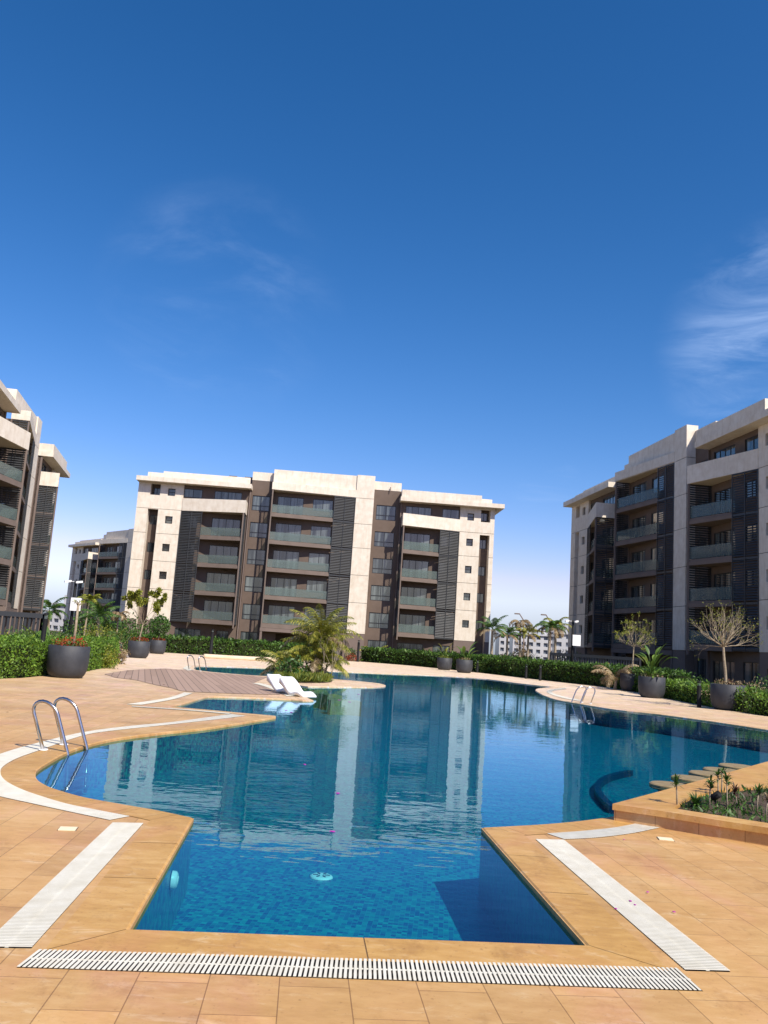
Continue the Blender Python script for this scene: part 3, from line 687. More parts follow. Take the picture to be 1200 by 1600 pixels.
    for (a, b, w0, w1) in ((-12.2, -9.7, -12.02, -9.98), (2.1, 5.3, 2.5, 4.82)):
        hs = [(w0, w1, f - .2 + .55, f + 2.13) for f in FL] + [(w0 + .05, w1 - .05, .4, 2.2)]
        panel((a, b), (-.6, 19.75), hs, rd, rd + .2).build('recess_wall', MT['brown'], B)
        for h in hs: window(*h, rd + .05, 2, .58, .07)
        MB().box(a - .02, b + .02, rd - .03, rd + .5, 19.752, 20.75).build('parapet', MT['cream'], B)
    for q_ in ((-12.32, -12.2, .05, rd, -.6, 19.0), (5.3, 5.42, .05, rd, -.6, 18.3), (-9.7, -9.58, .1, rd + .2, -.6, 18.5)): MB().box(*q_).build('return_wall', MT['taupe'], B)
    MB().tube([(4.0, rd - .2, 19.6), (4.0, rd - .2, 20.15)], .05, 6).build('vent_pipe', MT['taupe'], B)
    # pylon
    mb = MB(); zz = [2.8, 6.28, 9.45, 12.6, 15.42, 18.46, 21.2]
    for a, b in zip(zz, zz[1:]):
        a2, b2 = a + (.022 if a > 3 else 0), b - (.022 if b < 21 else 0); mb.box(0.0, 2.1, -.08, .92, a2, b2)
        if a > 3: mb.box(.03, 2.07, -.045, .88, a - .022, a + .022, 1)
    mb.build('pylon', [MT['cream'], MT['gap']], B)
    MB().box(0.02, 2.08, -.04, .9, -.6, 2.797).build('base_wall', MT['taupe'], B)
    # projecting wedge bays.  plan lines: left bay, centre bay, right bay
    def bay(uA, dA, uB, dB, inner, open0, open1, lv0, lv1, floors, ztop, post_u):
        """front line from (uA,dA) to (uB,dB)"""
        F_ = lambda u: lerp(dA, dB, (u - uA) / (uB - uA))
        for f in floors:
            m = MB(); e0, e1 = min(open0, inner), max(open1, inner)
            e0 = uA if inner == uA else open0; e1 = uB if inner == uB else open1
            m.prism([(e0, F_(e0) + .10), (e1, F_(e1) + .10), (e1, dw - .002), (e0, dw - .002)], f - .16, f)
            m.prism([(e0, F_(e0) + .02), (e1, F_(e1) + .02), (e1, dw - .004), (e0, dw - .004)], f - .46, f - .163)
            so = m.build('balcony', MT['slab'], B)
            g = MB(); g.prism([(e0, F_(e0) + .14), (e1, F_(e1) + .14), (e1, F_(e1) + .165), (e0, F_(e0) + .165)], f + .05, f + .95)
            if inner == uA: g.prism([(uA + .03, F_(uA) + .17), (uA + .055, F_(uA) + .17), (uA + .055, dw - .02), (uA + .03, dw - .02)], f + .05, f + .95)
            else: g.prism([(uB - .055, F_(uB) + .17), (uB - .03, F_(uB) + .17), (uB - .03, dw - .02), (uB - .055, dw - .02)], f + .05, f + .95)
            g.build('glass_rail', MT['rail'], so)
        def louvre(p, q, z0, z1, skip=()):
            m = MB(); a, b = Vector(p), Vector(q); d = (b - a).normalized(); nr = Vector((d.y, -d.x))
            k = int((z1 - z0) / .185)
            for i in range(k + 1):
                z = lerp(z0 + .06, z1 - .06, i / k)
                if any(abs(z - (f - .30)) < .10 for f in FL): continue
                c0, c1 = a + nr * .035, b + nr * .035; c2_, c3_ = b - nr * .035, a - nr * .035
                bb = len(m.v)
                m.v += [(c0.x, c0.y, z - .055), (c1.x, c1.y, z - .055), (c2_.x, c2_.y, z + .045), (c3_.x, c3_.y, z + .045),
                        (c0.x, c0.y, z - .035), (c1.x, c1.y, z - .035), (c2_.x, c2_.y, z + .065), (c3_.x, c3_.y, z + .065)]
                for f in ((0, 1, 2, 3), (7, 6, 5, 4), (0, 4, 5, 1), (1, 5, 6, 2), (2, 6, 7, 3), (3, 7, 4, 0)): m.f.append(tuple(bb + j for j in f)); m.m.append(0)
            for t in (0, .5, 1):
                c = a.lerp(b, t) + nr * .045; m.bar((c.x, c.y, z0), (c.x, c.y, z1), .06, .06)
            for f in FL:
                if z0 < f - .3 < z1: m.bar((a.x + nr.x * .02, a.y + nr.y * .02, f - .30), (b.x + nr.x * .02, b.y + nr.y * .02, f - .30), .05, .16)
            m.bar((a.x, a.y, z1 - .03), (b.x, b.y, z1 - .03), .09, .06); m.bar((a.x, a.y, z0 + .03), (b.x, b.y, z0 + .03), .09, .06)
            m.build('louvre_screen', MT['louvre'], B)
        louvre((lv0, F_(lv0) + .05), (lv1, F_(lv1) + .05), 2.8, ztop)
        di = F_(inner); sgn = 1 if inner == uA else -1
        louvre((inner + .0 * sgn, di + .12), (inner + .0 * sgn, dw - .05), 2.8, ztop) if sgn < 0 else louvre((inner, dw - .05), (inner, di + .12), 2.8, ztop)
        MB().box(post_u - .07, post_u + .07, di - .02, di + .12, (2.4), ztop).build('post', MT['slab'], B)
        return F_
    # left bay
    F1 = bay(-19.85, -.04, -12.58, -2.0, -12.58, -17.42, -12.58, -19.85, -17.42, FL[:4], 15.40, -12.62)
    pw = MB(); o_ = .18
    pw.prism([(-19.85, -.05), (-12.45, -2.04), (-12.45, -2.04 + o_), (-19.85, -.05 + o_)], 15.42, 16.86)
    pw.prism([(-12.45, -2.04 + o_), (-12.45, dw - .003), (-12.45 - o_, dw - .003), (-12.45 - o_, -2.04 + o_)], 15.42, 16.86)
    pw.build('parapet', MT['cream'], B)
    MB().prism([(-19.84, .12), (-12.63, -1.82), (-12.63, dw - .004), (-19.84, dw - .004)], 15.43, 15.75).build('soffit', MT['soffit'], B)
    # right bay
    F3 = bay(5.62, -1.72, 12.38, -.04, 5.62, 5.62, 10.05, 10.05, 12.36, FL[:4], 15.40, 5.66)
    pw = MB()
    pw.prism([(5.5, -1.76), (12.38, -.05), (12.38, -.05 + o_), (5.5, -1.76 + o_)], 15.42, 16.84)
    pw.prism([(5.5, -1.76 + o_), (5.5 + o_, -1.76 + o_), (5.5 + o_, dw - .003), (5.5, dw - .003)], 15.42, 16.84)
    pw.build('parapet', MT['cream'], B)
    MB().prism([(5.69, -1.52), (12.37, .12), (12.37, dw - .004), (5.69, dw - .004)], 15.43, 15.75).build('soffit', MT['soffit'], B)
    # centre bay
    F2 = bay(-9.62, -1.25, 0.0, -.08, -9.62, -9.62, -2.46, -2.46, -.03, FL, 18.42, -9.6)
    pw = MB(); pw.prism([(-9.72, -1.30), (-.005, -.10), (-.005, dw - .003), (-9.72, dw - .003)], 18.5, 19.35); pw.build('parapet', MT['cream'], B)
    MB().prism([(-9.6, -1.2), (-.02, -.02), (-.02, dw - .004), (-9.6, dw - .004)], 18.44, 18.496).build('soffit', MT['soffit'], B)
    MB().box(-9.72, -.006, .05, .6, 19.352, 21.1).build('parapet', MT['cream'], B)
    MB().box(-9.72, -9.4, .602, 3, 19.352, 21.1).build('parapet', MT['cream'], B)
    MB().prism([(-9.72, -1.3), (-.02, -.12), (-.02, .15), (-9.72, .15)], 2.36, 2.74).build('porch_beam', MT['taupe'], B)
    MB().box(-9.7, -9.45, -1.25, -1.0, -.6, 2.36).build('porch_post', MT['taupe'], B); MB().box(-.3, -.05, -.1, .1, -.6, 2.36).build('porch_post', MT['taupe'], B)
    # roof slabs with their deep overhang and stepped parapets
    m = MB(); m.prism([(-25.15, -.98), (-12.1, -.98), (-12.1, 17.4), (-25.15, 17.4)], 18.452, 18.97); m.build('roof', MT['cream'], B)
    m = MB(); m.box(-24.1, -12.4, .0, .3, 18.973, 19.62); m.box(-22.4, -12.41, .302, .6, 18.973, 19.9); m.box(-24.1, -23.8, .302, 16.5, 18.973, 19.6); m.build('parapet', MT['cream'], B)
    m = MB(); m.prism([(5.18, -.98), (17.42, -.98), (17.42, 17.4), (5.18, 17.4)], 18.403, 18.9); m.build('roof', MT['cream'], B)
    m = MB(); m.box(5.3, 14.7, -.9, .3, 18.903, 19.72); m.box(14.702, 16.1, .0, .3, 18.903, 19.5); m.box(5.3, 5.6, .302, 9, 18.903, 19.7); m.build('parapet', MT['cream'], B)
    MB().prism([(-12.098, .95), (5.178, .95), (5.178, 17.4), (-12.098, 17.4)], 18.3, 18.7).build('roof', MT['cream'], B)
    for u in (-15.0, -13.2): MB().box(u, u + .9, 1.4, 2.1, 18.98, 20.2).build('roof_unit', MT['taupe'], B)
    return B
BLK = block()
def place(o, x, y, yaw, label):
    o.location = (x, y, 0); o.rotation_euler = (0, 0, R(yaw)); tag(o, label, 'apartment block', 'cream and brown apartment blocks round the pool')
place(BLK, -3.373, 97.70, 3.82, 'sunlit cream and brown apartment block behind the far hedge, its whole front in view')
b = copy_tree(BLK); place(b, 24.271, 69.79, -83.0, 'cream and brown apartment block in shade along the right side of the pool')
b = copy_tree(BLK); place(b, -33.88, 79.59, 102.13, 'tall cream and brown apartment block cut off by the left edge, behind the slatted fence')
b = copy_tree(BLK); place(b, -50.1, 166.8, -46.4, 'small distant shaded apartment block seen between the left block and the central one')

# ------------------------------------------------------------------ pool furniture
def ladder(p, ang, label, h=.58, sp=.57, run=.30, lean=.40):
    """p: deck foot of the first handrail, ang: direction of the water, the rails sp apart"""
    t = empty('pool_ladder', (p[0], p[1], 0), ang); tag(t, label, 'pool ladder', 'steel pool ladders')
    for s in (0, 1):
        y = s * sp; r = run / 2; path = [(0, y, .0)]
        path += [(0, y, h - r)] + [(r - r * math.cos(math.pi * k / 10), y, h - r + r * math.sin(math.pi * k / 10)) for k in range(1, 10)] + [(2 * r, y, h - r)]
        path = [(a_ - lean * c_, b_, c_) for a_, b_, c_ in path]
        path += [(2 * r - lean * .10, y, .10), (2 * r, y, .0), (2 * r + .015, y, -.06), (2 * r + .05, y, FZ + .03)]
        ro = MB().tube(path, .021, 12).build('handrail', MT['steel'], t, True)
        MB().lathe([(0, .022), (.05, .022), (.055, .018), (.055, .008), (.05, .006)], 20, (0, y, 0)).build('flange', MT['white'], ro, True)
    for z in (-.16, -.32, -.47):
        MB().box(run, run + .09, .02, sp - .02, z - .012, z + .012).build('tread', MT['steel'], t)
    return t
p0, p1 = G(67.5, 1173), G(87.5, 1166.5)
ladder(p0, R(-4), 'steel pool ladder with two arched handrails at the near left curve of the pool')
q = G(331, 1049.5); ladder((q.x - .42, q.y - .33, 0), R(62), 'steel pool ladder at the far left arm of the pool, beside the wood deck', .62, .6, .42)
q = G(889, 1096.5); ladder((q.x + .42, q.y - .15, 0), R(196), 'steel pool ladder on the right bank near the rounded paving tip', .58, .60, .40)

def lounger(px, py, rz, label, L_=1.75):
    g = G(px, py); t = empty('sun_lounger', (g.x, g.y, 0), rz); tag(t, label, 'sun lounger', 'white moulded loungers at the water edge')
    prof = [(0, .10), (.12, .16), (.30, .235), (.48, .245), (.64, .20), (.80, .175), (.95, .23), (1.12, .37), (1.32, .55), (1.55, .72), (1.72, .80)]
    P = catmull([(x, 0, z) for x, z in prof], 5); W = .34; m = MB(); n = len(P)
    def sec(i):
        p = P[i]; w_ = W * (1 - .12 * (abs(i / (n - 1) - .5) * 2) ** 4); return p, w_
    V = []
    for i in range(n):
        p, w_ = sec(i); b_ = max(0, p.z - .16) * .75 + .01
        V.append([(p.x, -w_, b_), (p.x, -w_, p.z - .03), (p.x, -w_ + .03, p.z), (p.x, -w_ * .4, p.z - .012), (p.x, w_ * .4, p.z - .012), (p.x, w_ - .03, p.z), (p.x, w_, p.z - .03), (p.x, w_, b_)])
    for i in range(n - 1):
        for k in range(8):
            k2 = (k + 1) % 8; m.face([V[i][k], V[i + 1][k], V[i + 1][k2], V[i][k2]])
    m.face(V[0]); m.face(V[-1][::-1])
    o = m.build('body', MT['white'], t, False)
    bm = bmesh.new(); bm.from_mesh(o.data); bmesh.ops.remove_doubles(bm, verts=bm.verts, dist=.0005); bmesh.ops.recalc_face_normals(bm, faces=bm.faces)
    for f in bm.faces: f.smooth = True
    bm.to_mesh(o.data); bm.free()
    return t
for (px, py, lab) in ((462, 1085.5, 'white moulded sun lounger on the left, head end nearest the wood deck'), (484, 1090.5, 'white moulded sun lounger on the right, foot end at the water edge')):
    lounger(px, py, R(128), lab).scale = (.75, .73, .62)

MT['stool'] = noisy('stool_stone', (.20, .15, .075), (.29, .22, .12), 5, .6)
def stool(px, py, r, label):
    g = G(px, py, 0); t = empty('bar_stool', (g.x, g.y, FZ)); tag(t, label, 'pool stool', 'round stone stools in the water along the bar counter')
    MB().lathe([(0, -FZ), (r - .02, -FZ), (r, -FZ - .012), (r, -FZ - .055), (r - .03, -FZ - .07), (0, -FZ - .07)], 40).build('seat', MT['stool'], t)
    MB().lathe([(.14, 0), (.14, -FZ - .065)], 20).build('pedestal', MT['mosaic'], t, True)
for k, (px, py) in enumerate([(1040, 1224.5), (1073, 1214.5), (1100, 1207.5), (1122, 1202.2), (1146, 1196)]):
    stool(px + 6, py, .25 + .008 * k, ['round stone stool standing in the water, nearest the counter corner', 'second round stone stool in the water from the counter corner', 'third round stone stool in the water, middle of the row', 'fourth round stone stool in the water from the counter corner', 'round stone stool in the water at the far right end of the row'][k])

# pale shallow steps under water beside the loungers, and a submerged ring ledge by the counter
st = MB()
for (x0, y0, x1, y1, z) in ((492, 1077, 512, 1080, -.10), (503, 1081.5, 535, 1086.5, -.13), (513, 1089, 560, 1091.5, -.16)):
    a, b = G(x0, y0, -.1), G(x1, y1, -.1); d = Vector((b.x - a.x, b.y - a.y)); nr = Vector((-d.y, d.x)).normalized() * .55
    pl = [p.to_2d() for p in catmull([a, a.lerp(b, .5) + Vector((*(nr * .5), 0)), b], 6)]
    st.prism([tuple(p) for p in pl] + [tuple(p - nr) for p in reversed(pl)], FZ, z)
st.build('pool_step', MT['coping'])['kind'] = 'structure'
rg = MB(); c = G(1010, 1236, FZ); path = [G(958, 1262, -.5), G(945, 1250, -.5), G(934, 1235, -.5), G(937, 1222, -.5), G(955, 1212, -.5), G(985, 1205, -.5)]
P = catmull(path, 6)
for i in range(len(P) - 1):
    a, b = P[i], P[i + 1]; d = (b - a).normalized(); nr = Vector((-d.y, d.x, 0)) * .05
    rg.prism([tuple((a - nr)[:2]), tuple((b - nr)[:2]), tuple((b + nr)[:2]), tuple((a + nr)[:2])], FZ + .002, FZ + .10)
rg.build('pool_ledge', mat('dark_blue_mosaic', .3, .4, (.008, .04, .12))[0])['kind'] = 'structure'
# fittings of the near basin
g = G(502, 1371, FZ)
t = empty('pool_drain', (g.x, g.y, FZ)); tag(t, 'round pale drain cover on the mosaic floor of the pool', 'drain cover')
MB().lathe([(0, .02), (.085, .02), (.10, .012), (.105, .002)], 28).build('cover', mat('pale_plastic', .5, .3, (.75, .85, .8))[0], t)
rg = MB()
for k in range(6):
    a = math.pi * k / 3; rg.bar((.03 * math.cos(a), .03 * math.sin(a), .023), (.075 * math.cos(a), .075 * math.sin(a), .023), .012, .006)
rg.build('slots', MT['trough'], t)
g = G(272, 1338, -.18); t = empty('pool_light', (-1.285, 6.15, -.17), R(5)); tag(t, 'round white fitting on the left wall of the near basin under water', 'pool fitting')
o = MB().lathe([(0, .04), (.042, .04), (.058, .028), (.062, .0)], 24).build('housing', MT['white'], t, True); o.rotation_euler = (0, R(90), 0)
o = MB().lathe([(0, .045), (.028, .045), (.032, .039)], 20).build('lens', MT['white'], t, True); o.rotation_euler = (0, R(90), 0)
for (px, py, rz, lab) in ((106, 1295.5, 10, 'small pale square inspection lid set in the paving on the left'), (1040, 1311.5, -8, 'small pale square inspection lid set in the paving on the right')):
    g = G(px, py); t = empty('inspection_lid', (g.x, g.y, 0), R(rz)); tag(t, lab, 'inspection lid', 'pale inspection lids')
    lid = noisy('lid_stone', (.70, .58, .38), (.78, .68, .48), 6) if 'lid' not in MT else MT['lid']; MT['lid'] = lid
    MB().box(-.062, .062, -.055, .055, .001, .007).build('lid', lid, t)
    fr_ = MB(); fr_.box(-.067, -.063, -.06, .06, .0005, .004); fr_.box(.063, .067, -.06, .06, .0005, .004); fr_.build('rim', MT['trough'], t)

# ------------------------------------------------------------------ planters
def pot_mesh(r=.6, h=.93):
    return MB().lathe([(0, 0), (r * .66, 0), (r * .76, .02), (r * .86, .09), (r * .94, .20), (r * .985, .34), (r, .50), (r, h - .01), (r - .015, h), (r - .075, h), (r - .085, h - .015), (r - .09, h - .16)], 48)
PLANTERS = [
 (103, 1058.5, .59, .93, 'large round dark grey planter in front of the left hedge, nearest on that side'),
 (215, 1028, .60, .93, 'round dark grey planter with red flowers and a forking tree beyond the left hedge'),
 (245, 1021.5, .58, .93, 'round dark grey planter under the clipped ball tree, partly behind another planter'),
 (694, 1046.8, .60, .95, 'far round dark grey planter before the central block, left one of that pair'),
 (725, 1051.3, .61, .95, 'far round dark grey planter before the central block, right one of that pair'),
 (518, 1036, .58, .95, 'dark grey planter half hidden behind the island palm'),
 (986, 1080, .60, .95, 'round dark grey planter on the right bank, mostly behind the broad-leaved one'),
 (1018, 1090.3, .60, .95, 'round dark grey planter with broad paddle leaves on the right bank'),
 (1137, 1109.5, .62, .95, 'round dark grey planter holding the bare umbrella shaped tree, nearest on the right bank')]
PL = []; pot0 = None
for px, py, r, h, lab in PLANTERS:
    g = G(px, py)
    if pot0 is None:
        pot0 = t = empty('planter', g); pot_mesh().build('pot', MT['pot'], t, True); MB().lathe([(0, .82), (.2, .835), (.515, .80)], 32).build('soil', MT['soil'], t, True)
    else: t = copy_tree(pot0); t.location = g
    t.scale = (r / .6, r / .6, h / .93); t.rotation_euler = (0, 0, random.uniform(0, 6))
    tag(t, lab, 'planter', 'round dark grey planters round the pool'); PL.append(Vector((g.x, g.y, h * .87)))

# ------------------------------------------------------------------ plant builders
def grow(mb, p, d, length, rad, depth, tips, spread=.5, bend=.25, n=3, lift=.1, seg=4, taper=.6, kids=(2, 3), twist=None):
    """recursive branch"""
    path = [Vector(p)]; rr = [rad]; dd = Vector(d).normalized()
    for i in range(seg):
        dd = (dd + Vector((random.gauss(0, bend), random.gauss(0, bend), random.gauss(lift, bend))) * .35).normalized()
        path.append(path[-1] + dd * length / seg); rr.append(lerp(rad, rad * taper, (i + 1) / seg))
    mb.tube(path, rr, 6 if rad > .02 else 4, 0, False)
    if depth <= 0: tips.append((path[-1], dd)); return
    for k in range(random.randint(*kids)):
        ax_ = dd.orthogonal().normalized(); ax_.rotate(Matrix.Rotation(random.uniform(0, 6.28), 3, dd)); nd = (dd + ax_ * random.uniform(spread * .6, spread * 1.3)).normalized()
        st_ = random.randint(max(1, seg - 2), seg)
        grow(mb, path[st_], nd, length * random.uniform(.6, .9), rr[st_] * .72, depth - 1, tips, spread, bend, n, lift, seg, taper, kids)
def leaf_mesh(P, size, aspect, m, name, parent, updir=None):
    V, Q = leaf_quads(P, size, aspect, updir); return np_mesh(name, V, Q, m, parent)
def shell_points(n, rx, ry, rz, c=(0, 0, 0), thick=.45, lump=.25, seed=None):
    d = RNG.normal(size=(n, 3)); d /= np.linalg.norm(d, axis=1)[:, None]
    ph = RNG.uniform(0, 6.28, 6)
    k = 1 + lump * (np.sin(d[:, 0] * 4 + ph[0]) * np.sin(d[:, 1] * 4 + ph[1]) + .7 * np.sin(d[:, 2] * 6 + ph[2]) * np.sin(d[:, 0] * 7 + ph[3])) 
    r = (1 - thick * RNG.random(n) ** 1.6) * k
    return d * r[:, None] * np.array((rx, ry, rz)) + np.array(c)
def shrub(loc, rx, rz, m, label, cat='shrub', group=None, n=700, leaf=.14, aspect=.45, name='shrub', stems=6, thick=.6):
    t = empty(name, loc); tag(t, label, cat, group)
    P = shell_points(n, rx, rx, rz, (0, 0, rz * .95), thick); P = P[P[:, 2] > .02]
    leaf_mesh(P, leaf, aspect, m, 'leaves', t)
    mb = MB()
    for k in range(stems):
        a = random.uniform(0, 6.28); mb.tube([(0, 0, 0), (rx * .3 * math.cos(a), rx * .3 * math.sin(a), rz * .8), (rx * .6 * math.cos(a), rx * .6 * math.sin(a), rz * 1.5)], [.03, .02, .008], 5)
    mb.build('stems', MT['bark'], t); return t
def frond(V, Q, MI, base, az, el, length, droop, nl=26, lw=.035, ll=.42, mi=0, vee=.5):
    """feather palm frond appended to numpy-style lists"""
    p = Vector(base); ca, sa = math.cos(az), math.sin(az); pts = []; e = el; ds = length / 14
    for i in range(15):
        pts.append((p.copy(), e)); p = p + Vector((ca * math.cos(e), sa * math.cos(e), math.sin(e))) * ds; e -= droop / 14 * (0.4 + 1.2 * i / 14)
    side = Vector((-sa, ca, 0))
    for i in range(14):                                   # rachis
        a, b = pts[i][0], pts[i + 1][0]; w_ = .022 * (1 - i / 15)
        k = len(V); V += [a - side * w_, a + side * w_, b + side * w_, b - side * w_]; Q.append((k, k + 1, k + 2, k + 3)); MI.append(mi)
    for j in range(nl):
        f = .16 + .84 * j / (nl - 1); x = f * 14; i = min(13, int(x)); q = pts[i][0].lerp(pts[i + 1][0], x - i); e = pts[i][1]
        fw_ = Vector((ca * math.cos(e), sa * math.cos(e), math.sin(e))); upv = fw_.cross(side) * -1
        l_ = ll * (math.sin(math.pi * min(1, .25 + .75 * f)) ** .6 * .9 + .15) * random.uniform(.8, 1.15)
        for s in (-1, 1):
            d = (side * s * 1.0 + fw_ * (.55 + .5 * f) + upv * vee * random.uniform(.3, 1.1)).normalized(); d2 = (d + Vector((0, 0, -.55 - random.random() * .4))).normalized()
            wv = fw_ * lw * .5
            m_ = q + d * l_ * .55; tip = m_ + d2 * l_ * .5
            k = len(V); V += [q - wv, q + wv, m_ + wv * .9, m_ - wv * .9]; Q.append((k, k + 1, k + 2, k + 3)); MI.append(mi)
            k = len(V); V += [m_ - wv * .9, m_ + wv * .9, tip + wv * .12, tip - wv * .12]; Q.append((k, k + 1, k + 2, k + 3)); MI.append(mi)
def palm(loc, h, nf, fl, label, m='palmg', rad=.12, droop=1.5, els=(.1, 1.35), ll=.42, lw=.04, cat='palm tree', group=None, dead=0, bend=.2, nl=24, name='palm_tree', az0=None):
    t = empty(name, loc); tag(t, label, cat, group)
    b1 = Vector((random.uniform(-bend, bend), random.uniform(-bend, bend), h))
    MB().tube([(0, 0, -.1), (b1.x * .25, b1.y * .25, h * .35), (b1.x * .6, b1.y * .6, h * .7), b1], [rad * 1.25, rad, rad * .9, rad * .75], 10).build('trunk', MT['palmbark'], t, True)
    V, Q, MI = [], [], []
    for k in range(nf):
        az = k * 2.399 + random.uniform(-.2, .2); el = lerp(els[1], els[0], k / max(1, nf - 1)) + random.uniform(-.1, .1)
        frond(V, Q, MI, b1, az, el, fl * random.uniform(.85, 1.1), droop * random.uniform(.8, 1.2), nl, lw, ll, 1 if k >= nf - dead else 0)
    np_mesh('crown', [tuple(v) for v in V], Q, [MT[m], MT['dry']], t, MI); return t
def paddle_leaf(V, Q, base, az, el, pet, blade, width, droop=.9):
    p = Vector(base); ca, sa = math.cos(az), math.sin(az); side = Vector((-sa, ca, 0)); e = el; ds = (pet + blade) / 12; pts = []
    for i in range(13):
        pts.append((p.copy(), e)); p = p + Vector((ca * math.cos(e), sa * math.cos(e), math.sin(e))) * ds; e -= droop / 12 * (.2 + 1.8 * (i / 12) ** 1.5)
    n0 = pet / (pet + blade) * 12; prev = None
    for i in range(13):
        f = (i - n0) / (12 - n0); w_ = .012 if f <= 0 else max(.01, width * .5 * math.sin(math.pi * min(1, .08 + .92 * f)) ** .7)
        c, e = pts[i]; upv = Vector((-ca * math.sin(e), -sa * math.sin(e), math.cos(e)))
        k = len(V); V += [c - side * w_ + upv * w_ * .35, c, c + side * w_ + upv * w_ * .35]
        if prev is not None: Q.append((prev, prev + 1, k + 1, k)); Q.append((prev + 1, prev + 2, k + 2, k + 1))
        prev = k
def paddle_plant(loc, nl, hgt, label, m='bop', blade=.8, width=.26, stems=3, cat='broad-leaved plant', spread=.12, els=(.9, 1.5), name='paddle_leaf_plant'):
    t = empty(name, loc); tag(t, label, cat)
    V, Q = [], []
    for k in range(nl):
        a = random.uniform(0, 6.28); b = Vector((math.cos(a), math.sin(a), 0)) * random.uniform(0, spread)
        paddle_leaf(V, Q, b, k * 2.4 + random.uniform(-.4, .4), random.uniform(*els), hgt * random.uniform(.5, 1.0), blade * random.uniform(.75, 1.15), width * random.uniform(.8, 1.1), random.uniform(.8, 1.9))
    np_mesh('leaves', [tuple(v) for v in V], Q, MT[m], t, None, True)
    mb = MB()
    for k in range(stems):
        a = random.uniform(0, 6.28); mb.tube([(spread * math.cos(a) * .6, spread * math.sin(a) * .6, -.05), (spread * math.cos(a), spread * math.sin(a), hgt * .45)], [.035, .022], 6)
    mb.build('stalks', MT['green'], t); return t
def flowers(loc, r, h, n, m, label, name='flowering_plant', leaf=.075, cat='flowers', dry=False):
    t = empty(name, loc); tag(t, label, cat, 'flowering plants in the planters')
    a = RNG.uniform(0, 6.28, n); rr = r * np.sqrt(RNG.random(n)); P = np.stack([rr * np.cos(a), rr * np.sin(a), h * RNG.random(n) ** .7 * (.5 + .5 * np.cos(rr / r * 1.3))], 1)
    leaf_mesh(P, leaf, .5, m, 'blooms' if m is MT['red'] else 'foliage', t, (0, 0, .7))
    P2 = P[: n // 2] * np.array((1, 1, .6)); leaf_mesh(P2, leaf * 1.1, .35, MT['dry'] if dry else MT['green'], 'leaves', t, (0, 0, .9)); return t
def hedge(path, w, h, m, label, leaf=.07, dens=420, top_noise=.06):
    """hedge along a ground path; left of the path is the back"""
    P = [Vector(p[:2]) for p in path]; o0 = P[0]; t = empty('hedge', (o0.x, o0.y, 0)); tag(t, label, 'hedge', 'clipped hedges round the pool terrace')
    offset_pts.closed = False
    P = [p - o0 for p in P]; Bk = offset_pts(P, w); pts = []; core = MB()
    I1, I2 = offset_pts(P, .10), offset_pts(P, w - .10)
    for i in range(len(P) - 1):
        a, b, c, d = P[i], P[i + 1], Bk[i + 1], Bk[i]; ln = (b - a).length
        core.prism([tuple(I1[i]), tuple(I1[i + 1]), tuple(I2[i + 1]), tuple(I2[i])], -.12, h - .10)
        for kind, area_ in (('f', ln * h), ('t', ln * w), ('b', ln * h * .35), ('e', w * h if i in (0, len(P) - 2) else 0)):
            k = int(area_ * dens); u, v = RNG.random(k), RNG.random(k); jit = RNG.normal(0, .035, (k, 3))
            A, Bq, Cq, D = (np.array(q) for q in (a, b, c, d))
            if kind == 'f': xy = A + (Bq - A) * u[:, None]; z = v * h
            elif kind == 'b': xy = D + (Cq - D) * u[:, None]; z = h * (.6 + .4 * v)
            elif kind == 't': xy = (A + (Bq - A) * u[:, None]) * (1 - v[:, None]) + (D + (Cq - D) * u[:, None]) * v[:, None]; z = np.full(k, h) 
            else:
                s0, s1 = (A, D) if i == 0 else (Bq, Cq); xy = s0 + (s1 - s0) * u[:, None]; z = v * h
            s_ = xy @ np.array((1.7, 2.3)); wob = top_noise * (np.sin(s_ * 1.9) + np.sin(s_ * 4.3 + 1)) 
            pp = np.concatenate([xy, z[:, None]], 1) + jit
            pp[:, 2] += wob * (z / h); pp[:, 2] = np.maximum(pp[:, 2], .0)
            pts.append(pp)
    for i in range(len(P) - 1):                       # young shoots standing out of the clipped top and face
        k = int((P[i + 1] - P[i]).length * w * dens * .10); A, Bq, Cq, D = (np.array(q) for q in (P[i], P[i + 1], Bk[i + 1], Bk[i])); u, v = RNG.random(k), RNG.random(k)
        xy = (A + (Bq - A) * u[:, None]) * (1 - v[:, None]) + (D + (Cq - D) * u[:, None]) * v[:, None]
        for dz in (.03, .08, .13): pts.append(np.concatenate([xy + RNG.normal(0, .012, (k, 2)), (h + dz * RNG.uniform(.5, 1.3, k))[:, None]], 1))
    P3 = np.concatenate(pts); leaf = leaf * np.where(RNG.random(len(P3)) < .18, RNG.uniform(1.3, 1.9, len(P3)), RNG.uniform(.7, 1.1, len(P3))); leaf_mesh(P3, leaf, .5, m, 'leaves', t, (0, 0, .45)); core.build('twigs', MT['core'], t); return t

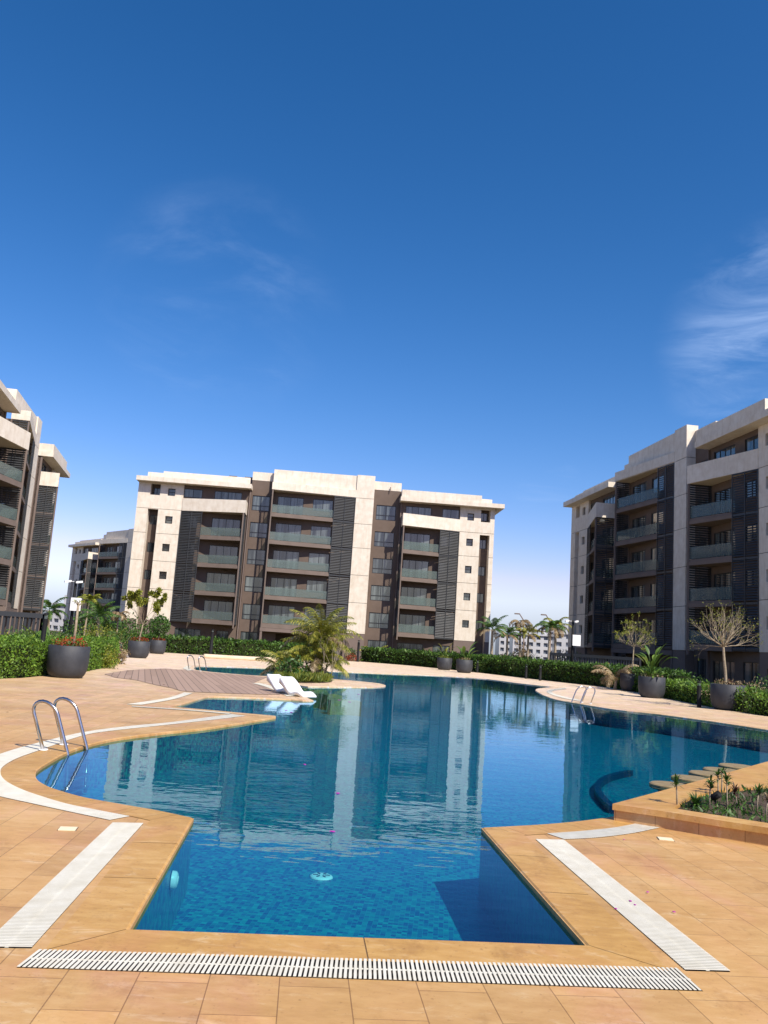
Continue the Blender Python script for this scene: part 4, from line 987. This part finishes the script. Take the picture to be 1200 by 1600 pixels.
# ------------------------------------------------------------------ plants in the planters
def tree_bare(loc, trunk_h, lean, limbs, length, label, up=(.15, .9), depth=3, leafm='yellowg', nleaf=5, leaf=.06, trunk_r=.055, name='bare_tree', kids=(2, 3), spread=.42, lift=.12):
    t = empty(name, loc); tag(t, label, 'tree')
    mb = MB(); tips = []; L_ = Vector(lean)
    path = [Vector((0, 0, -.1)), Vector((L_.x * .15, L_.y * .3, trunk_h * .35)), Vector((L_.x * .7, L_.y * .6, trunk_h * .7)), Vector((L_.x, L_.y, trunk_h))]
    mb.tube([p for p in catmull(path, 4)], [lerp(trunk_r, trunk_r * .72, k / 12) for k in range(13)], 8)
    mb.build('trunk', MT['bark'], t, True); mb = MB()
    for k in range(limbs):
        a = k * 2.399 + random.uniform(-.25, .25); e = lerp(up[0], up[1], (k + .5) / limbs) * math.pi / 2
        d = Vector((math.cos(a) * math.cos(e), math.sin(a) * math.cos(e), math.sin(e)))
        grow(mb, path[-1] - Vector((0, 0, .02)), d, length * random.uniform(.85, 1.1), trunk_r * .36, depth, tips, spread, .20, 3, lift, 4, .7, kids)
    cr_ = mb.build('crown', MT['bark'], t, True)
    pts = [np.array(p) + RNG.normal(0, .045, 3) for p, d in tips for _ in range(nleaf)]
    leaf_mesh(np.array(pts), leaf, .5, MT[leafm], 'leaves', cr_, (0, 0, .6)); return t
pz = lambda i, dx=0, dy=0: Vector((PL[i].x + dx, PL[i].y + dy, PL[i].z - .03))
t = tree_bare(pz(8, -.05, .05), 1.58, (-.10, 0, 0), 17, .70, 'umbrella shaped tree with pale bare spreading branches in the nearest right planter', (.0, .80), 3, 'yellowg', 3, .06, .062, kids=(2, 3), spread=.40, lift=.10)
t = tree_bare(pz(6, .05, 0), 1.62, (.05, 0, 0), 14, .68, 'thin pale tree with sparse yellow green tufts behind the broad-leaved planter', (.05, .85), 2, 'yellowg', 9, .085, .045, kids=(3, 3), lift=.10)
t = tree_bare(pz(1, -.02, 0), 1.05, (.10, 0, 0), 5, .95, 'low forking tree with a yellow green crown in the planter of red flowers', (.45, .85), 2, 'yellowg', 130, .15, .05, kids=(2, 3), name='leafy_tree')
t = tree_bare(pz(5, 0, 0), 1.0, (.02, 0, 0), 4, .45, 'small bare branching tree in the planter behind the island palm', (.4, .9), 2, 'dry', 2, .06, .035)
# clipped ball tree
t = empty('ball_tree', pz(2)); tag(t, 'clipped ball shaped green tree in the planter at the far left', 'tree')
MB().tube([(0, 0, -.05), (.02, 0, .7)], [.06, .05], 8).build('trunk', MT['bark'], t, True)
leaf_mesh(shell_points(1500, .72, .72, .70, (0, 0, 1.18), .5, .10), .15, .5, MT['green'], 'crown', t)
# staked young trunk in the near left planter
t = empty('young_tree', pz(0, .10, 0)); tag(t, 'thin young tree with a bare forked tip in the nearest left planter', 'tree')
mb = MB(); mb.tube([(0, 0, -.05), (.01, 0, .7), (.0, .01, 1.36)], [.045, .04, .035], 8); mb.build('trunk', MT['bark'], t, True)
mb = MB(); tips = []
for k in range(4): grow(mb, (0, .01, 1.34), (math.cos(k * 1.6), math.sin(k * 1.6), 1.2), .17, .022, 0, tips)
cr_ = mb.build('crown', MT['bark'], t, True); leaf_mesh(np.array([np.array(p) + RNG.normal(0, .03, 3) for p, d in tips for _ in range(8)]), .07, .45, MT['yellowg'], 'leaves', cr_)
# broad-leaved plants
paddle_plant(pz(7), 17, 1.35, 'lush plant with broad paddle leaves in a right bank planter', 'bop', .66, .22, 6)
paddle_plant(pz(7, -.05, -.1), 16, .35, 'low leafy growth round the foot of the broad-leaved plant on the right bank', 'bop', .4, .16, 3, 'leafy plant', .3, (.5, 1.3), 'leafy_plant')
paddle_plant(pz(4), 9, 1.15, 'tall plant with arching paddle leaves in the right planter of the far pair', 'bop', .85, .22, 3, 'broad-leaved plant', .08, (.9, 1.5))
paddle_plant(pz(3), 6, 1.2, 'sparse tall paddle-leaved plant in the left planter of the far pair', 'yellowg', .7, .13, 2, 'broad-leaved plant', .06, (1.0, 1.5))
for i, m, lab, dry in ((0, 'red', 'red flowering plants filling the nearest left planter', False), (1, 'red', 'bright red flowers under the forking tree in a left planter', False), (2, 'red', 'reddish flowers under the clipped ball tree', True), (3, 'yellowg', 'yellowish leaves in the left planter of the far pair', False), (4, 'dry', 'brown and green leaves round the arching plant in the right planter of the far pair', False), (6, 'dry', 'dry brown plants in the planter behind the broad-leaved one', True), (7, 'dry', 'dry grassy tufts in the broad-leaved planter on the right bank', True), (8, 'dry', 'dry reddish brown plants round the foot of the bare umbrella tree', True)):
    flowers(pz(i), .50, .34 if i not in (1, 0) else .42, 300 if i < 2 else 260, MT[m], lab, dry=dry)
flowers(pz(8, .18, .05), .3, .34, 90, MT['darkred'], 'dark red leaves on the right side of the bare umbrella tree', 'red_leaf_plant', .09, 'plant')

# ------------------------------------------------------------------ island palm and bed
g = G(497, 1059); IS = Vector((g.x, g.y, .02))
bed = [(425, 1066.3), (431, 1063), (452, 1059.5), (480, 1058.4), (508, 1060), (519, 1062.6), (517, 1066), (500, 1067.4), (470, 1067.2), (445, 1066)]
tag(flat_fill('planting_bed', [p.to_2d() for p in catmull([G(x, y) for x, y in bed], 4, True)], [], MT['soil'], .02), kind='structure')
bd = gp(bed); bx = np.array([[p.x, p.y] for p in bd]); cb = bx.mean(0)
def in_bed(n, shrink=.92):
    o = []
    while len(o) < n:
        k = random.randrange(len(bd)); a, b = bx[k], bx[(k + 1) % len(bd)]; u, v = random.random() ** .5, random.random()
        o.append(cb + ((a + (b - a) * v) - cb) * u * shrink)
    return np.array(o)
q = in_bed(2600); P = np.concatenate([q, (.02 + .05 * RNG.random(len(q)))[:, None]], 1)
V, Q = leaf_quads(P, .26, .22, (0, 0, 1.3)); gc = np_mesh('ground_cover', V, Q, MT['grass']); tag(gc, 'yellow green grassy ground cover in the island bed under the palm', 'ground cover', kind='stuff')
def clump(loc, stems, label):
    t = empty('areca_palm', loc); tag(t, label, 'palm tree')
    tr_ = MB(); V, Q, MI = [], [], []
    for (dx, dy, h, nf, fl, e0, e1, dead) in stems:
        tr_.tube([(dx * .4, dy * .4, -.05), (dx * .7, dy * .7, h * .5), (dx, dy, h)], [.085, .065, .045], 8)
        for k in range(nf):
            az = k * 2.399 + random.uniform(-.3, .3) + dx * 5; el = lerp(e1, e0, k / max(1, nf - 1)) + random.uniform(-.12, .12)
            frond(V, Q, MI, (dx, dy, h), az, el, fl * random.uniform(.85, 1.12), random.uniform(1.1, 2.0), 34, .030, .40, 1 if k >= nf - dead else 0, .7)
    tr_.build('trunk', MT['palmbark'], t, True); np_mesh('crown', [tuple(v) for v in V], Q, [MT['palm'], MT['dry']], t, MI); return t
clump(IS, [(0, 0, 1.75, 19, 2.0, .15, 1.45, 3), (-.25, .1, 1.15, 13, 1.8, .2, 1.3, 2), (.12, .2, 1.3, 12, 1.75, .3, 1.35, 1), (-.05, -.25, .8, 11, 1.5, .1, 1.1, 1), (-.55, .05, .5, 11, 1.6, .0, 1.1, 1), (.35, -.1, .45, 9, 1.3, .1, 1.2, 1)], 'clumping feather palm with arching olive fronds on the pool island')
clump(IS + Vector((-1.25, -.6, 0)), [(0, 0, .35, 12, 1.5, .15, 1.3, 1), (-.3, .1, .25, 8, 1.3, .1, 1.0, 1)], 'low bushy feather palm left of the main palm on the pool island')
shrub(G(455, 1061) + Vector((0, 0, .0)), .55, .45, MT['green'], 'dark leafy shrub at the left end of the island bed', n=420, leaf=.16)
t = empty('sapling', G(513, 1062.5)); tag(t, 'thin upright sapling stems at the right end of the island bed', 'plant')
mb = MB(); tips = []
for k in range(4): grow(mb, (random.uniform(-.25, .25), random.uniform(-.1, .1), 0), (random.uniform(-.2, .2), random.uniform(-.1, .1), 1), 1.1, .018, 1, tips, .5)
mb.build('stems', MT['bark'], t); leaf_mesh(np.array([np.array(p) + RNG.normal(0, .06, 3) for p, d in tips for _ in range(10)]), .12, .3, MT['yellowg'], 'leaves', t)

# plants of the counter bed at the right
def spiky(px, py, h, n, label, k, stem=True, leaf=.13, m='green'):
    g = G(px, py, .13); t = empty('spiky_plant', g); tag(t, label, 'spiky plant', 'spiky plants in the counter bed')
    mb = MB(); hh = h * .72 if stem else .02
    lx = random.uniform(-.03, .03); mb.tube([(0, 0, -.02), (lx * .4, 0, hh * .5), (lx, 0, hh)], [.009, .007, .006], 6)
    mb.build('stem', MT['palmbark'], t, True)
    V, Q = [], []
    for j in range(n):
        a = j * 2.399; e = random.uniform(-.1, 1.3); l_ = leaf * random.uniform(.7, 1.15)
        zb = hh * (1 if stem else 1) - random.random() * h * .22 * (1 if stem else 0)
        b = Vector((lx, 0, zb)); d = Vector((math.cos(a) * math.cos(e), math.sin(a) * math.cos(e), math.sin(e))); s_ = Vector((-math.sin(a), math.cos(a), 0)) * .008
        m_ = b + d * l_ * .5; tip = b + d * l_ + Vector((0, 0, -l_ * .25)); i0 = len(V)
        V += [b - s_, b + s_, m_ + s_, m_ - s_, m_ - s_, m_ + s_, tip + s_ * .1, tip - s_ * .1]; Q += [(i0, i0 + 1, i0 + 2, i0 + 3), (i0 + 4, i0 + 5, i0 + 6, i0 + 7)]
    np_mesh('leaves', [tuple(v) for v in V], Q, MT[m], t); return t
SP = [(1058, 1262, .40, 34, True, 'leftmost spiky plant of the counter bed, at its corner'), (1084, 1262, .24, 90, False, 'dense low green tuft beside the corner plant of the counter bed'), (1108, 1262, .36, 40, True, 'green spiky plant left of the black spotlight'), (1122, 1246, .34, 26, True, 'slim dark spiky plant standing just behind the black spotlight'), (1127, 1243, .38, 26, True, 'tall thin spiky plant behind the spotlight, nearest the pool'), (1136, 1266, .46, 36, True, 'tall spiky plant right of the black spotlight'), (1152, 1262, .24, 26, True, 'short reddish spiky plant in the middle of the counter bed'), (1182, 1268, .30, 34, True, 'broad headed spiky plant towards the right of the counter bed'), (1196, 1277, .26, 30, True, 'spiky plant at the right frame edge of the counter bed'), (1206, 1262, .34, 30, True, 'spiky plant cut by the right frame edge')]
for k, (px, py, h, n_, stem, lab) in enumerate(SP): spiky(px, py, h, n_, lab, k, stem, .115 if stem else .18, 'green' if k in (0, 1, 2, 7) else 'darkred' if k in (6,) else 'dry' if k == 8 else 'green')
bedp = np.array([[p[0], p[1]] for p in BED]); bc = bedp.mean(0)
o = []
while len(o) < 850:
    k = random.randrange(len(bedp)); a, b = bedp[k], bedp[(k + 1) % len(bedp)]; o.append(bc + ((a + (b - a) * random.random()) - bc) * random.random() ** .5 * .95)
P = np.concatenate([np.array(o), np.full((len(o), 1), .125)], 1); V, Q = leaf_quads(P, .085, .2, (0, 0, .9))
tag(np_mesh('bed_grass', V, Q, MT['green']), 'short green grassy growth covering the soil of the counter bed', 'ground cover', kind='stuff')
g = G(1118, 1259, .13); t = empty('garden_spotlight', g, R(40)); tag(t, 'small black garden spotlight on a spike in the counter bed', 'spotlight')
o = MB().lathe([(0, -.05), (.025, -.05), (.034, -.03), (.036, .05), (.033, .05), (.028, .035), (0, .035)], 20).build('housing', MT['black'], t, True); o.location = (0, 0, .095); o.rotation_euler = (R(55), 0, 0)
MB().tube([(0, 0, -.03), (0, 0, .08)], .008, 8).build('spike', MT['black'], t)

# ------------------------------------------------------------------ hedges (left of the path is the far side)
hedge([(-10.9, 19.0), (-9.95, 22.4), (-9.75, 24.4), (-9.85, 29.6), (-10.6, 35.2), (-11.2, 37.6)], 1.2, .92, MT['hedgel'], 'lush light green hedge along the left side of the terrace behind the near planter', .068, 640, .10)
hedge([(-19.5, 64.6), (-13.4, 65.2), (-9.0, 68.2), (-6.2, 72.0), (-4.6, 75.2)], 1.3, 1.15, MT['hedge'], 'long low hedge before the left half of the central block', .17, 120, .05)
hedge([(-1.3, 81.6), (3.2, 77.8), (6.3, 72.8), (8.5, 68.3), (10.0, 62.9)], 1.3, 1.2, MT['hedge'], 'low hedge before the right half of the central block, behind the far pair of planters', .17, 120, .05)
hedge([(10.1, 62.2), (11.5, 57.6), (13.9, 51.4), (14.1, 45.2), (13.75, 41.2)], 1.3, 1.15, MT['hedge'], 'dark clipped hedge curving along the far right edge of the terrace', .13, 210, .05)
hedge([(13.7, 41.0), (13.6, 37.6), (13.35, 33.6), (13.45, 31.6)], 1.2, .72, MT['hedgel'], 'low sunlit hedge behind the two right bank planters', .09, 330, .06)
hedge([(13.5, 31.0), (13.75, 29.8), (14.6, 28.6), (16.5, 27.4)], 1.2, .62, MT['hedgel'], 'short piece of low hedge at the right frame edge beside the umbrella tree planter', .08, 330, .06)

# shrubs of the left garden, behind the hedge
def at_depth(px, Y, z=-.1):
    d = ray(px, 1000); return Vector((d.x * Y / d.y, Y, z))
LS = [(20, 27, 1.0, .62, 'yellowg', 'yellowish green leafy shrub behind the hedge at the left frame edge'), (62, 29, .9, .6, 'green', 'green leafy shrub behind the left hedge, left of the near planter'),
 (150, 33, 1.0, .50, 'yellowg', 'orange tinged yellow shrub behind the left hedge, right of the near planter'), (120, 34, .9, .52, 'dry', 'brownish shrub behind the flowers of the near left planter'), (172, 38, .9, .48, 'dry', 'reddish brown feathery shrub near the end of the left hedge'), (40, 34, 1.1, .7, 'bop', 'light green broad-leaved shrub before the slatted fence'), (100, 40, 1.2, .75, 'green', 'green shrub beneath the camera pole'), (185, 58, 1.3, .8, 'green', 'dark green shrub left of the clipped ball tree'), (160, 62, 2.0, .95, 'yellowg', 'wide yellow green shrub before the distant block')]
for px, Y, rx, rz, m, lab in LS: shrub(at_depth(px, Y), rx, rz, MT[m], lab, n=2600 if Y < 45 else 1500, leaf=.10 if Y < 45 else .14, group='garden shrubs on the left')
paddle_plant(at_depth(72, 31), 9, 1.15, 'tall plant with paddle leaves by the black post on the left', 'bop', .8, .24, 4, 'broad-leaved plant', .15)
paddle_plant(at_depth(48, 36), 8, 1.05, 'paddle-leaved plant before the left fence', 'bop', .8, .22, 4, 'broad-leaved plant', .15)
palm(at_depth(152, 66), 2.4, 12, 2.0, 'feather palm with green fronds before the distant block on the left', 'palmg', .11, 1.5, (.1, 1.3), .5, .07)
palm(at_depth(130, 70), 3.7, 9, 1.35, 'taller palm with a dry yellowish crown left of the green palm', 'yellowg', .08, 1.9, (.2, 1.3), .4, .06)
palm(at_depth(182, 74), 2.8, 9, 1.3, 'palm with a hanging dead brown crown right of the green palm', 'dry', .08, 3.1, (.1, 1.0), .4, .06, dead=9)
palm(at_depth(74, 96), 3.2, 12, 2.6, 'palm crown showing above the fence beside the left block', 'palmg', .15, 1.7, (.0, 1.3), .6, .09)
for px, Y, lab in ((170, 80, 'rounded green tree crown low before the distant block'), (205, 84, 'dark green bushy tree left of the central block'), (130, 84, 'dull green bushy tree below the distant block')):
    shrub(at_depth(px, Y), 2.2, 1.5, MT['green'], lab, 'tree', None, 900, .3, name='bushy_tree')

# plants of the strip before the central block
for k, (px, Y, m) in enumerate([(277, 82, 'palm'), (300, 84, 'green'), (345, 82, 'palm'), (375, 83, 'palm'), (395, 84, 'yellowg'), (265, 80, 'palm')]):
    if m == 'palm': palm(at_depth(px, Y), .35, 9, 1.7, ['low palm at the left foot of the central block', '', 'low arching palm beside the black bollard before the central block', 'low palm between the hedge and the dark porch', '', 'low palm by the corner of the central block'][k], m, .09, 1.6, (.2, 1.2), .5, .08)
    else: shrub(at_depth(px, Y), .9, .7, MT[m], ['', 'green shrub at the foot of the central block', '', '', 'yellowish shrub left of the dark porch'][k], n=350, leaf=.2)
palm(at_depth(586, 86), .5, 10, 1.9, 'low arching palm before the right half of the central block', 'palm', .1, 1.6, (.2, 1.2), .5, .09)
palm(at_depth(522, 84), .9, 8, 1.6, 'half dry palm behind the island palm at the foot of the pale pylon', 'yellowg', .08, 1.9, (.2, 1.2), .45, .08)
t = empty('ball_shrub', at_depth(549, 84)); tag(t, 'small clipped ball shrub at the foot of the pale pylon', 'shrub')
leaf_mesh(shell_points(500, .55, .55, .55, (0, 0, .75), .4, .05), .16, .5, MT['green'], 'leaves', t); MB().tube([(0, 0, 0), (0, 0, .5)], .05, 6).build('stem', MT['bark'], t)
shrub(at_depth(552, 81.5), .7, .4, MT['red'], 'low orange red flowering shrub in the hedge gap before the central block', n=300, leaf=.15)

# garden in the gap between the central and the right block
for px, Y, yt, nf, fl, m, rad, dr, els, dead, lab in ((772, 70, 984, 14, 1.75, 'palmg', .13, 1.7, (.0, 1.35), 3, 'tall bright green feather palm at the right corner of the central block'),
   (796, 72, 992, 11, 1.4, 'palmg', .10, 1.7, (.0, 1.3), 2, 'shorter green palm behind the tall one at the right corner of the central block'),
   (816, 74, 974, 10, 1.5, 'dry', .10, 3.2, (.2, 1.0), 10, 'palm with a hanging dead brown crown in the gap between the blocks'),
   (828, 73, 991, 11, 1.5, 'palm', .10, 1.6, (.1, 1.2), 1, 'low palm with spreading grey green fronds in the middle of the gap'),
   (861, 66, 981, 12, 1.5, 'palmg', .10, 2.3, (.0, 1.25), 3, 'left palm of the drooping pair near the right block'),
   (871, 67, 979, 12, 1.55, 'palm', .11, 2.2, (.0, 1.25), 3, 'right palm of the drooping pair near the right block')):
    palm(at_depth(px - 3, Y), HZ(px, yt, Y) + .1, nf, fl, lab, m, rad, dr, els, .40, .055, dead=dead, bend=.05)
for px, Y, rx, rz, m, lab in [(803, 69, 1.5, .62, 'darkred', 'dark red leaved shrub in the gap, left one'), (830, 67, 1.5, .62, 'darkred', 'dark red leaved shrub in the middle of the gap'), (848, 66, 1.2, .66, 'darkred', 'dark red leaved shrub left of the drooping palm pair'), (829, 63, .5, .45, 'red', 'small bright red flowering shrub behind the hedge in the gap'),
   (798, 76, 1.5, .95, 'green', 'green bushy tree behind the tall palm in the gap'), (845, 76, 1.7, .8, 'green', 'green bushy tree under the far white blocks'), (884, 70, 1.4, 1.15, 'green', 'grey green bushy tree left of the right block'), (818, 75, .9, 1.35, 'dry', 'pale dry bare shrub in the middle of the gap'), (785, 70, 1.2, .75, 'dry', 'dry brown shrub at the foot of the tall palm'),
   (872, 64, 1.2, .7, 'yellowg', 'yellow green shrub behind the hedge under the palm pair'), (905, 62, 1.0, .7, 'bop', 'light green shrub before the camera pole on the right'), (765, 68, .9, .6, 'bop', 'pale green leafy plant at the hedge by the central block corner')]:
    shrub(at_depth(px, Y), rx, rz, MT[m], lab, n=1500, leaf=.15, group='garden shrubs in the gap between the blocks')
for px, Y, lab in ((885, 60, 'low palm behind the hedge left of the right block, nearest the gap'), (922, 56, 'low yellowish palm behind the hedge under the right block'), (945, 58, 'low green palm behind the hedge at the corner of the right block')):
    palm(at_depth(px, Y), .4, 10, 1.6, lab, 'palm', .09, 1.5, (.2, 1.2), .45, .07)
palm(at_depth(962, 47.5), .6, 9, 1.9, 'dry drooping palm left of the right bank planters', 'dry', .09, 1.9, (.3, 1.3), .5, .05, dead=6)
paddle_plant(at_depth(1103, 35.5), 10, 1.35, 'dark paddle-leaved plant in shade behind the hedge left of the umbrella tree', 'green', .6, .18, 4, 'broad-leaved plant', .12)
shrub(at_depth(1165, 33), 1.3, .62, MT['dry'], 'brown dry clipped shrub behind the umbrella tree planter', n=1400, leaf=.10)
shrub(at_depth(1070, 46), 1.2, .6, MT['green'], 'dark green shrub in the shade of the right block', n=700, leaf=.16)
shrub(at_depth(1195, 36), .9, .7, MT['green'], 'dark green shrub at the right frame edge in the shade', n=700, leaf=.14)

# ------------------------------------------------------------------ fence, poles, bollards
def fence(pts, z0, z1, label):
    t = empty('slatted_fence', (pts[0][0], pts[0][1], 0)); tag(t, label, 'fence'); o0 = Vector(pts[0]); sl_, rl = MB(), MB()
    for a, b in zip(pts, pts[1:]):
        a, b = Vector(a) - o0, Vector(b) - o0; n_ = int((b - a).length / .19)
        for k in range(n_ + 1):
            p = a.lerp(b, k / n_); sl_.bar((p.x, p.y, z0), (p.x, p.y, z1 - .2), .10, .05, 0, (b.y - a.y, a.x - b.x, 0) if False else (0, 1, 0))
        rl.bar((a.x, a.y, z1 - .1), (b.x, b.y, z1 - .1), .16, .22); rl.bar((a.x, a.y, z0 + .1), (b.x, b.y, z0 + .1), .10, .12)
        for p in (a, b): MB().box(p.x - .07, p.x + .07, p.y - .07, p.y + .07, -.3, z1 - .01).build('post', MT['frame'], t)
    sl_.build('slats', MT['louvre'], t); rl.build('rail', MT['louvre'], t); return t
fence([(-23, 39.4), (-15.55, 40.0), (-20.6, 53.5)], .1, 1.98, 'dark grey slatted fence corner in front of the left block')
fence([(13.2, 64.5), (18.6, 60.2)], -.1, 1.9, 'dark slatted fence at the foot of the right block behind the hedge')
def camera_pole(px, Y, ztop, label):
    p = at_depth(px, Y, -.1); t = empty('camera_pole', p); tag(t, label, 'camera pole', 'camera poles in the garden')
    h = ztop + .1; MB().tube([(0, 0, 0), (0, 0, h)], [.10, .08], 12).build('pole', MT['black'], t, True)
    m = MB(); m.bar((-.5, 0, h - .05), (.3, 0, h - .05), .03, .03); m.build('arm', MT['white'], t)
    for dx in (-.42, .24):
        c = MB(); c.bar((dx - .16, -.2, h - .10), (dx + .12, .06, h - .03), .11, .11); c.build('camera', MT['white'], t)
    MB().box(-.05, .5, -.32, -.11, h - 1.75, h - 1.0).build('control_box', MT['white'], t)
camera_pole(107.5, 50, 4.15, 'dark pole with white cameras and a white box rising from the left garden')
camera_pole(894.5, 60, 4.2, 'dark pole with white cameras and a white box at the corner of the right block')
def bollard(px, Y, h, label, r=.075):
    t = empty('garden_bollard', at_depth(px, Y, -.05)); tag(t, label, 'bollard light', 'black bollard lights along the hedges')
    MB().lathe([(0, 0), (r * 1.5, 0), (r * 1.5, .03), (r, .035), (r, h - .18)], 16).build('post', MT['black'], t, True)
    MB().lathe([(r * .7, h - .18), (r * .7, h - .07)], 16).build('lens', MT['rail'], t, True)
    MB().lathe([(r, h - .07), (r * 1.05, h - .02), (r * .5, h), (0, h)], 16).build('cap', MT['black'], t, True)
for px, Y, h, r, lab in ((331, 63.6, 2.0, .12, 'tall black bollard light at the hedge before the left half of the central block'), (561, 79.0, 2.0, .11, 'black bollard light in the hedge gap before the pale pylon'), (748, 67, 1.0, .09, 'black bollard light at the hedge right of the far pair of planters'), (824, 58.5, 1.0, .09, 'black bollard light at the curving hedge in the gap'), (846, 56, 1.05, .09, 'black bollard light at the curving hedge under the palm pair'), (1093, 32.9, 1.05, .08, 'black bollard light standing against the hedge left of the umbrella tree planter'), (67, 25.8, 1.9, .07, 'tall thin black post behind the left hedge beside the near planter'), (190, 41, .95, .07, 'black bollard light at the end of the left hedge before the flower planter')): bollard(px, Y, h, lab, r)
g = G(184, 1037.5); t = empty('step_light', g); tag(t, 'low grey step light with a white top at the end of the left hedge', 'step light')
MB().box(-.16, .16, -.12, .12, 0, .17).build('body', MT['pot'], t); MB().box(-.17, .17, -.13, .13, .172, .21).build('top', MT['white'], t)
t = empty('stone_curb', (0, 0, 0)); P = catmull([G(318, 1028.2, .0), G(352, 1030.2), G(395, 1032.4), G(445, 1034.6)], 6); o0 = P[0].copy(); t.location = o0; tag(t, 'long low rounded stone curb between the far pool arm and the hedge', 'curb')
c_ = MB().tube([p - o0 + Vector((0, 0, .12)) for p in P], .16, 10).build('curb', MT['curb'], t, True)

# ------------------------------------------------------------------ far blocks and street lights
def far_block(px, Y, w_, h, n_fl, nw, label, yaw=0):
    t = empty('distant_block', at_depth(px, Y, -1), R(yaw)); tag(t, label, 'distant building', 'pale apartment blocks on the horizon')
    holes = [(-w_ / 2 + (k + .2) * w_ / nw, -w_ / 2 + (k + .75) * w_ / nw, 1.2 + f * h / n_fl, 1.2 + f * h / n_fl + h / n_fl * .55) for k in range(nw) for f in range(n_fl)]
    panel((-w_ / 2, w_ / 2), (0, h), holes, 0, .8).build('wall', MT['far'], t)
    MB().box(-w_ / 2 + .1, w_ / 2 - .1, .7, 9, 0, h - .1).build('room', MT['farwin'], t)
    m = MB(); m.box(-w_ / 2 - .5, w_ / 2 + .5, -.6, 10, h + .002, h + .6); m.box(-w_ * .2, w_ * .05, 1, 5, h + .602, h + 3.2); m.box(w_ * .2, w_ * .34, 1, 5, h + .602, h + 2.4); m.build('roof', MT['far'], t)
    return t
far_block(836, 330, 17, 10.6, 4, 6, 'pale distant block right of the dead palm, left one on the horizon')
far_block(868, 345, 19, 11.0, 4, 7, 'pale distant block behind the drooping palm pair on the horizon', 4)
far_block(889, 300, 10, 11.0, 4, 3, 'pale distant block just left of the right block on the horizon', -6)
far_block(806, 360, 14, 11.0, 4, 5, 'pale distant block half hidden behind the green palms on the horizon', 3)
far_block(98, 260, 8.5, 8.6, 4, 3, 'white distant block left of the camera pole on the horizon', -8)
far_block(88, 300, 9, 7.0, 3, 3, 'lower white distant block beside the left block on the horizon', 8)
def street_light(px, Y, h, label):
    t = empty('street_light', at_depth(px, Y, -.5)); tag(t, label, 'street light', 'double armed street lights')
    MB().tube([(0, 0, 0), (0, 0, h)], [.14, .09], 8).build('pole', MT['taupe'], t, True)
    for s, l_, dz in ((-1, 2.6, .4), (-.6, 1.2, 2.6)):
        MB().tube([(0, 0, h - .3), (s * .3, 0, h + dz * .7), (s * l_, 0, h + dz)], [.09, .08, .07], 6).build('arm', MT['taupe'], t, True)
        MB().box(min(s * l_, s * (l_ + 1.2)), max(s * l_, s * (l_ + 1.2)), -.2, .2, h + dz - .06, h + dz + .1).build('lamp_head', MT['taupe'], t)
street_light(818.5, 120, 5.2, 'double armed street light above the dead palm')
street_light(860, 120, 5.3, 'double armed street light above the drooping palm pair')

# petals on the water
for px, py in ((476, 1195), (528, 1240), (519, 1300), (447, 1110), (455, 1113), (530, 1094), (546, 1097), (560, 1085)):
    g = G(px, py, WZ); t = empty('flower_petal', g, random.uniform(0, 6)); tag(t, 'tiny magenta petal floating on the pool water', 'petal', 'magenta petals on the water')
    k = .016 + .0012 * g.y; MB().prism([(-k, 0), (-k * .3, k * .7), (k * .8, k * .35), (k, -k * .2), (k * .1, -k * .7)], .003, .008).build('petal', MT['pink'], t)

for px, py in ((975, 1312), (992, 1414), (985, 1408), (1012, 1394), (1053, 1425), (962, 1420)):
    g = G(px, py, .008); t = empty('flower_petal', g, random.uniform(0, 6)); tag(t, 'tiny magenta petal lying on the paving near the right drain grate', 'petal', 'magenta petals on the paving')
    k = random.uniform(.008, .012); MB().prism([(-k, 0), (-k * .3, k * .7), (k * .8, k * .35), (k, -k * .2), (k * .1, -k * .7)], 0, .004).build('petal', MT['pink'], t)
brown_leaf = noisy('dead_leaf', (.10, .06, .025), (.17, .11, .05), 30)
for px, py in ((66, 1083), (11, 1113), (200, 1049), (203, 1060), (290, 1079), (256, 1070), (410, 1088)):
    g = G(px, py, .012); t = empty('fallen_leaf', g, random.uniform(0, 6)); tag(t, 'small dry brown leaf fallen on the terrace', 'leaf', 'dry leaves on the terrace')
    k = random.uniform(.012, .02) + .0012 * g.y; MB().face([(-k, 0, .002), (0, k * .45, k * .3), (k, 0, .002), (0, -k * .45, .001)]).build('leaf_blade', brown_leaf, t)
